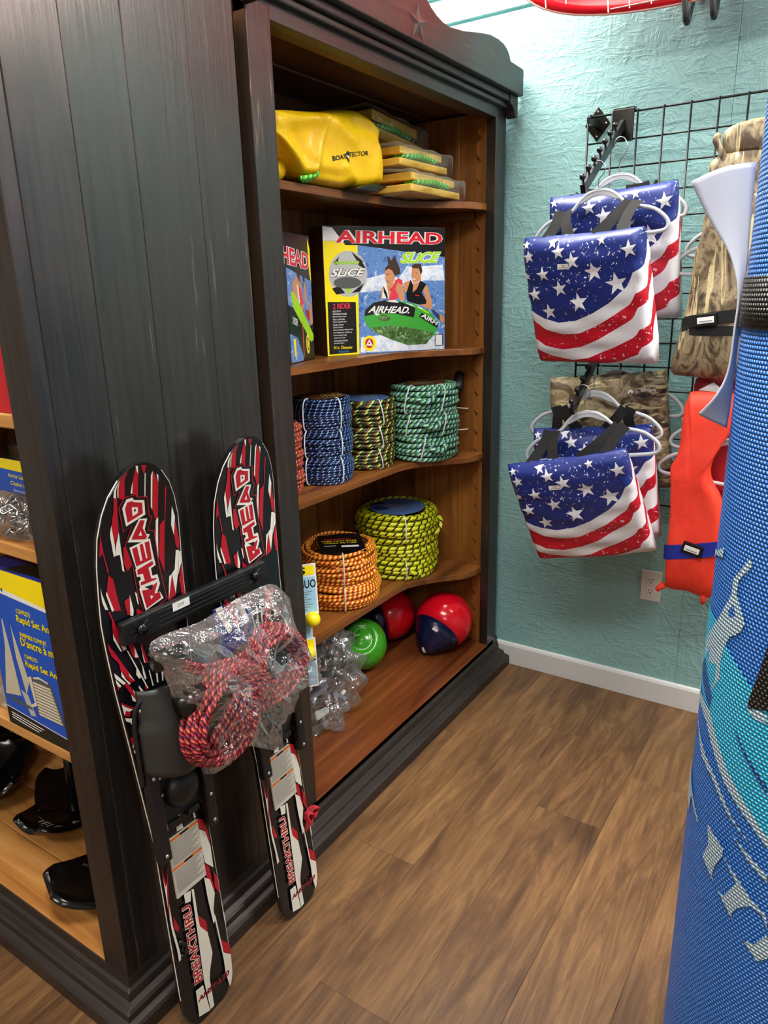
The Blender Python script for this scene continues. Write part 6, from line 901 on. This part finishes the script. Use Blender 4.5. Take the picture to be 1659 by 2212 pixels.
# ================================================================== rolled water mat
MATP=[["aqua",[[-1.4299,0.9852],[-1.3386,0.9912],[-1.0901,0.9862],[-0.8994,0.9622],[-0.7808,0.9475],[-0.6468,0.9291],[-0.5068,0.9088],[-0.4075,0.8962],[-0.2755,0.6711],[-0.3764,0.6928],[-0.4757,0.7075],[-0.6133,0.7363],[-0.7754,0.7618],[-0.9249,0.8008],[-1.2344,0.8451],[-1.4315,0.8704]]],["dblue",[[-1.2729,0.9031],[-1.1271,0.8828],[-1.0203,0.8625],[-1.0441,0.8389],[-1.2248,0.8568],[-1.4339,0.8708]]],["pale",[[-1.0772,0.9907],[-0.9664,1.03],[-0.8385,1.0422],[-0.7607,1.0168],[-0.7839,0.9994],[-0.8755,0.9867],[-0.9447,0.9571],[-0.9671,0.9256],[-0.9462,0.9053],[-1.062,0.8672],[-1.0113,0.8972],[-1.0208,0.9191],[-1.1719,0.9079],[-1.1631,0.9325],[-1.3064,0.8959],[-1.3204,0.9288],[-1.1597,0.9594]]],["pale",[[-0.7777,1.1141],[-0.7548,1.1054],[-0.8668,1.072],[-0.8692,1.0526],[-0.7564,1.0139],[-0.8336,0.9891],[-0.9705,0.9715],[-1.0843,0.9404],[-1.3704,0.9158],[-1.2488,0.9475],[-0.9864,1.0104],[-0.9274,1.0473],[-0.9269,1.0695]]],["blue",[[-0.944,1.0175],[-0.8929,1.0338],[-0.858,1.0176],[-0.913,1.0093]]],["pale",[[-1.4304,1.0794],[-1.2756,1.0872],[-1.106,1.1046],[-1.116,1.087],[-1.2569,1.0814],[-1.4316,1.0645]]],["pale",[[-1.4317,0.8453],[-1.2691,0.8407],[-1.0252,0.838],[-0.7445,0.7734],[-0.4887,0.7291],[-0.2878,0.6928],[-0.3764,0.6928],[-0.4922,0.7116],[-0.7661,0.7495],[-1.0698,0.8145],[-1.3666,0.825]]],["pale",[[-1.3087,0.7961],[-1.0409,0.7624],[-0.8482,0.7433],[-0.6595,0.7047],[-0.4653,0.6785],[-0.6937,0.7024],[-0.8914,0.7363],[-1.0833,0.7487]]],["pale",[[-1.4317,0.6916],[-1.228,0.6662],[-0.9986,0.6338],[-1.0227,0.6294],[-1.2113,0.6498],[-1.2289,0.6157],[-1.4336,0.629]]],["pale",[[-0.8743,0.6527],[-0.6873,0.6396],[-0.6868,0.6252],[-0.7515,0.5908],[-0.7604,0.5741],[-0.7326,0.5646],[-0.8902,0.5862],[-0.8403,0.6184]]],["pale",[[-0.6785,0.6268],[-0.5499,0.611],[-0.4356,0.5925],[-0.3224,0.5805],[-0.2986,0.556],[-0.3458,0.5764],[-0.4281,0.5795],[-0.5182,0.5588],[-0.5545,0.5405],[-0.5322,0.5301],[-0.6994,0.56],[-0.6333,0.5583],[-0.5809,0.5834],[-0.551,0.6]]],["pale",[[-0.445,0.5102],[-0.3658,0.5182],[-0.2949,0.5495],[-0.2592,0.5122],[-0.3309,0.4915]]],["black",[[-0.5543,1.0079],[-0.4828,1.0176],[-0.3972,0.8791],[-0.505,0.906],[-0.5954,0.8981],[-0.6387,0.8943],[-0.6456,0.9044],[-0.5922,0.9596]]],["pale",[[-0.6907,0.8988],[-0.6377,0.8928],[-0.5534,0.9002],[-0.5014,0.9003],[-0.4925,0.886],[-0.586,0.8837]]],["dblue",[[-0.7253,0.8494],[-0.6051,0.8206],[-0.475,0.7969],[-0.4355,0.7927],[-0.4265,0.7779],[-0.5315,0.7986],[-0.657,0.8263]]],["pale",[[-0.6233,0.676],[-0.477,0.6627],[-0.3513,0.6491],[-0.344,0.6365],[-0.4695,0.6501]]]]
mcx,mcy,mr=-1.318,-1.193,.22
t=thing('rolled_water_mat','large blue woven water mat rolled up and standing on the floor','water mat',(mcx,mcy,0))
CYL=lambda th,z,k=0.:(mcx-(mr+k)*math.cos(th),mcy-(mr+k)*math.sin(th),z)
mz1=1.98
def mb_(u,v): th=-PI+2*PI*u; z=.001+(mz1-.001)*v; k=-.012*max(0,1-z/.03)-.014*max(0,(z-mz1+.04)/.04); return CYL(th,z,k)
rl=MB().grid(mb_,96,60,0,lambda u,v:((-PI+2*PI*u)*mr,mz1*v)).build('roll','mat_blue',t,smooth=True)
sp=[]
for i in range(150):
    a=i*.22; r=.205-.0055*a*.9
    if r>.02: sp.append((mcx+r*math.cos(a),mcy+r*math.sin(a),mz1-.004))
vs=[];fs=[]
for i,p in enumerate(sp): 
    c_=Vector((mcx,mcy,p[2])); o=(Vector(p)-c_).normalized()*.009; vs+=[Vector(p)-o-Vector((0,0,.02)),Vector(p)-o+Vector((0,0,.002)),Vector(p)+o+Vector((0,0,.002)),Vector(p)+o-Vector((0,0,.02))]
for i in range(len(sp)-1):
    for k in range(4): q=(k+1)%4; fs.append((i*4+k,i*4+q,i*4+4+q,i*4+4+k))
MB().add(vs,fs).build('rolled_edge','mat_back_white',t)
MB().prism([(.2*math.cos(i*PI/18),.2*math.sin(i*PI/18)) for i in range(36)],lambda a,b,d:(mcx+a,mcy+b,d),mz1-.04,mz1-.022).build('roll_core','mat_back_white',t)
P=Print(lambda th,z,k:CYL(th,z,k),[],.0012,.0001)
for c,pts in MATP: P.poly('mat_'+c,pts,.05,0,lambda a,b:(a*mr,b))
P.build('printed_design',P.mats,rl)
MB().grid(lambda u,v:CYL(-PI+2*PI*u,1.424+.068*v,.0035),80,2,0,lambda u,v:((-PI+2*PI*u)*mr,1.424+.068*v)).build('strap','mat_strap',t,smooth=True,solid=.002)
MB().grid(lambda u,v:CYL(-PI+2*PI*u,.001+.018*v,.002),64,1).build('bottom_trim','mat_edge_black',t,smooth=True,solid=.002)
FL=[[-1.308,-0.878,1.631],[-1.307,-0.907,1.579],[-1.318,-0.944,1.524],[-1.334,-0.963,1.47],[-1.345,-0.965,1.418],[-1.349,-0.963,1.357],[-1.357,-0.950,1.32],[-1.345,-0.927,1.291]]
FR=[[-1.306,-0.965,1.649],[-1.309,-0.966,1.587],[-1.314,-0.968,1.523],[-1.323,-0.969,1.47],[-1.324,-0.969,1.417],[-1.329,-0.969,1.356],[-1.325,-0.968,1.308],[-1.322,-0.966,1.268]]
L_=smooth_path(FL,5); R_=smooth_path(FR,5)
def flap(u,v):
    i=v*(len(L_)-1); k=min(len(L_)-2,int(i)); f=i-k; a=L_[k].lerp(L_[k+1],f); b=R_[k].lerp(R_[k+1],f); p=a.lerp(b,u); return p+Vector((-.004*math.sin(PI*u)*min(1,(b-a).length*12),0,.006*math.sin(PI*u)*(1-v)))
MB().grid(flap,10,35).build('loose_flap','mat_back_white',t,smooth=True,solid=.0025)

# ================================================================== things on the left bookcase
def yz(M_x): return lambda a,b,k:(M_x-k,a,b)
t=thing('carton','blue and yellow anchor carton with cream rope picture, left bookcase','carton',(-1.8,.17,.6225),'cartons on the left bookcase')
bd_=MB().box((-1.862,.045,.6225),(-1.71,.297,.986)).build('body','carton_navy',t,bevel=.0015)
P=Print(yz(-1.862),[]); Y0,Y1=.046,.296
P.poly('carton_blue',[(Y1,.66),(Y0,.649),(Y0,.928),(Y1,.936)]); P.poly('carton_black',[(Y1,.6235),(Y0,.6235),(Y0,.648),(Y1,.663)]); P.poly('print_white',[(Y1,.664),(Y0,.649),(Y0,.651),(Y1,.666)]); P.poly('carton_yellow',[(Y1,.949),(Y0,.929),(Y0,.985),(Y1,.985)]); P.poly('print_white',[(Y1,.936),(Y0,.922),(Y0,.929),(Y1,.949)])
def tx(s,ya,yb,z,h,c='print_yellow',b=.02,e='print_black'): P.text(c,s,(ya,z),(yb,z),(ya,z+h),b,0,e,.03)
tx('COMPLETE',.191,.143,.901,.010); tx('Rapid Set Anchor',.194,.046,.877,.020); tx('ENSEMBLE COMPLET',.192,.103,.8505,.0095); tx("D'ancre \u00e0 mise",.194,.06,.830,.019); tx('COMPLETO',.189,.145,.8035,.009); tx('Rapid Set Anchor',.191,.046,.781,.018); tx('2304',.30,.225,.938,.007,'print_black',0,None)
P.poly('beige',[(.248,.877),(.252,.87),(.257,.813),(.289,.695),(.229,.706),(.238,.8)]); P.poly('beige',[(.221,.872),(.219,.86),(.189,.75),(.207,.715),(.222,.797)]); P.poly('print_silver',[(.227,.722),(.203,.716),(.185,.672),(.205,.667)]); P.poly('print_darkgrey',[(.29,.695),(.20,.69),(.19,.683),(.26,.684)])
P.poly('print_darkgrey',[(.18,.765),(.112,.765),(.087,.69),(.088,.679),(.176,.68)]); 
for k in range(11): z=.755-k*.007; P.poly('cream_rope',[(.176-.0004*k,z),(.116-.0022*k,z+.001),(.114-.0022*k,z-.004),(.175-.0004*k,z-.005)])
P.poly('cream_rope',[(.172,.765),(.15,.772),(.12,.768),(.122,.764),(.15,.767),(.17,.762)]); P.poly('cream_rope',[(.19,.76),(.178,.766),(.174,.70),(.195,.69),(.197,.695),(.181,.705)])
for k in range(3): P.poly('print_white',[(.28,.654-k*.006),(.165+.01*k,.648-k*.006),(.165+.01*k,.6455-k*.006),(.28,.6515-k*.006)])
P.build('front_print',P.mats,bd_)
P=Print(lambda a,b,k:(a,b,.986+k),[]); P.poly('print_silver',[(-1.78,.26),(-1.81,.12),(-1.74,.1),(-1.73,.25)]); P.poly('carton_black',[(-1.86,.22),(-1.85,.1),(-1.82,.11),(-1.81,.2)]); P.poly('print_white',[(-1.845,.075),(-1.82,.07),(-1.82,.055),(-1.845,.06)]); P.build('top_print',P.mats,bd_)
t=thing('carton','plain red carton on the upper shelf of the left bookcase','carton',(-1.79,.2,1.298),'cartons on the left bookcase')
MB().box((-1.855,.1,1.2975),(-1.70,.36,1.55)).build('body','carton_red',t,bevel=.0015); MB().box((-1.8562,.138,1.298),(-1.8552,.3,1.40)).build('side_label','print_white',t)
t=thing('chain_pack','silver anchor chain in a clear pack with blue and yellow header card','package',(-1.82,.19,1.048))
M=frame((-1.80,.24,1.0495),Vector((0,-1,0)),Vector((.18,0,1)).normalized(),Vector((-1,0,.18)).normalized())
hc=MB(M).box((-.07,.07,-.001),(.065,.135,.0006)).build('header_card','carton_blue',t); P=Print(lambda a,b,k:(a,b,.0006+k),[],M=M); P.poly('print_yellow',[(-.07,.115),(.065,.112),(.065,.135),(-.07,.135)]); P.poly('print_white',[(.04,.115),(.062,.114),(.062,.13),(.04,.13)]); P.text('print_yellow','Anchor Lead Chain',(-.04,.1),(.05,.098),(-.04,.108),.01); P.text('print_yellow','Cha\u00eene d\u2019ancre',(-.03,.085),(.055,.083),(-.03,.093),.01); P.text('print_white','Galvanized',(-.02,.073),(.03,.072),(-.02,.078),0); P.build('header_print',P.mats,hc)
q=random.Random(11)
for k in range(46):
    a=q.uniform(0,2*PI); r=.055*math.sqrt(q.random()); cx_=-1.83+q.uniform(-.02,.02); cy_=.20+r*math.cos(a); cz_=1.062+.022+r*math.sin(a)*.55+q.uniform(0,.01)
    Mk=Matrix.Translation((cx_,cy_,cz_))@Matrix.Rotation(q.uniform(0,6),4,Vector((q.random(),q.random(),q.random()+.1)).normalized())
    MB(Mk).tube([(.006*math.cos(b)+(.006 if math.cos(b)>0 else -.006),.0065*math.sin(b),0) for b in [2*PI*i/12 for i in range(12)]],.0022,6,True).build('chain_link','chain_steel',t,smooth=True)
def cbag(u,v):
    th=-PI/2+PI*v; ph=2*PI*u; w=.12*math.sin(5*ph+2*th)+.1*math.sin(8*th-3*ph); x=math.cos(th)*math.cos(ph)*(1+w); y=math.cos(th)*math.sin(ph)*(1+w); z=math.sin(th); return (-1.832+.032*x,.20+.082*y,max(1.0485,1.09+.045*z+.01*y))
MB().grid(cbag,48,28).build('clear_pouch','clear_film_bright',t)
t=thing('dark_bag','black plastic bag behind the chain pack on the left bookcase','bag',(-1.66,.42,1.048))
def dbag(u,v):
    th=-PI/2+PI*v; ph=2*PI*u; w=.1*math.sin(4*ph+2*th)+.07*math.sin(9*th+5*ph); return (-1.57+.12*math.cos(th)*math.cos(ph)*(1+w),.40+.30*math.cos(th)*math.sin(ph)*(1+w*.5),max(1.0485,1.13+.1*math.sin(th)*(1+w)))
MB().grid(dbag,48,28).build('bag_body','dark_bag',t,smooth=True)
t=thing('plastic_pack','small clear plastic pack beside the blue anchor carton','package',(-1.83,.36,.6225))
def pk(u,v): 
    th=-PI/2+PI*v; ph=2*PI*u; return (-1.82+.03*math.cos(th)*math.cos(ph)*(1+.15*math.sin(7*ph)),.36+.05*math.cos(th)*math.sin(ph)*(1+.15*math.sin(5*ph)),max(.623,.67+.05*math.sin(th)))
MB().grid(pk,32,18).build('film','clear_film_bright',t); MB().box((-1.84,.335,.6235),(-1.80,.39,.665)).build('contents','beige',t,bevel=.006)
# anchors
def anchor(label,c,r,rz,tilt=0.,tagc=False,txt=None):
    t=thing('river_anchor',label,'anchor',(c[0],c[1],.1156),'black river anchors'); M=Matrix.Translation(c)@Matrix.Rotation(rz,4,'Z')@Matrix.Rotation(tilt,4,'Y')
    for k in range(3):
        Mk=M@Matrix.Rotation(2*PI*k/3,4,'Z')
        def scoop(u,v):
            wd=.62*r*(1-.35*v*v)*(1 if v<.85 else 1-.35*((v-.85)/.15)**2); x=r*(.12+.88*v); y=wd*(2*u-1); z=.34*r*v*v+.22*r*(2*u-1)**2*(1-.3*v)
            return (x,y,z)
        MB(Mk).grid(scoop,14,14).build('fluke','gloss_black',t,smooth=True,solid=.016,bevel=.003)
        if txt and k==0:
            P=Print(lambda a,b,kk:(lambda p:(p[0],p[1],p[2]+.0088+kk))(scoop(a,b)),[],.0002,M=Mk); P.text('beige',txt,(.2,.66),(.8,.66),(.2,.48),.0); P.build('raised_lettering',P.mats,t)
    MB(M).lathe([(.018,0),(.022,.02),(.016,.06),(.014,.14),(.012,.20)],(0,0,.0),14).build('shank','gloss_black',t,smooth=True); MB(M).tube([(.022*math.cos(a),0,.215+.022*math.sin(a)) for a in [2*PI*i/18 for i in range(18)]],.007,8,True).build('eye','gloss_black',t,smooth=True)
    if tagc:
        ht=MB().box((-1.742,.235,.22),(-1.740,.30,.315)).build('hang_tag','print_white',t); P=Print(yz(-1.742),[]); P.poly('print_yellow',[(.236,.30),(.299,.30),(.299,.314),(.236,.314)]); P.poly('print_red',[(.236,.28),(.299,.28),(.299,.30),(.236,.30)]); P.poly('carton_blue',[(.236,.235),(.299,.235),(.299,.28),(.236,.28)]); P.text('print_yellow','River',(.297,.255),(.24,.255),(.297,.272),.02); P.text('print_black','Anchor',(.295,.223),(.24,.223),(.295,.231),.0); P.build('tag_print',P.mats,ht)
anchor('black river anchor nearest the dark post, with a coloured hang tag',(-1.715,.215,.128),.155,2.75,0,True)
anchor('black river anchor with raised lettering, behind the front one',(-1.62,.53,.128),.15,3.3,0,False,'FIELD')
anchor('black river anchor at the left edge of the picture',(-1.70,.86,.128),.15,2.4)
anchor('black river anchor lying under the anchor carton shelf, farthest back',(-1.52,1.0,.15),.13,1.2,.25)
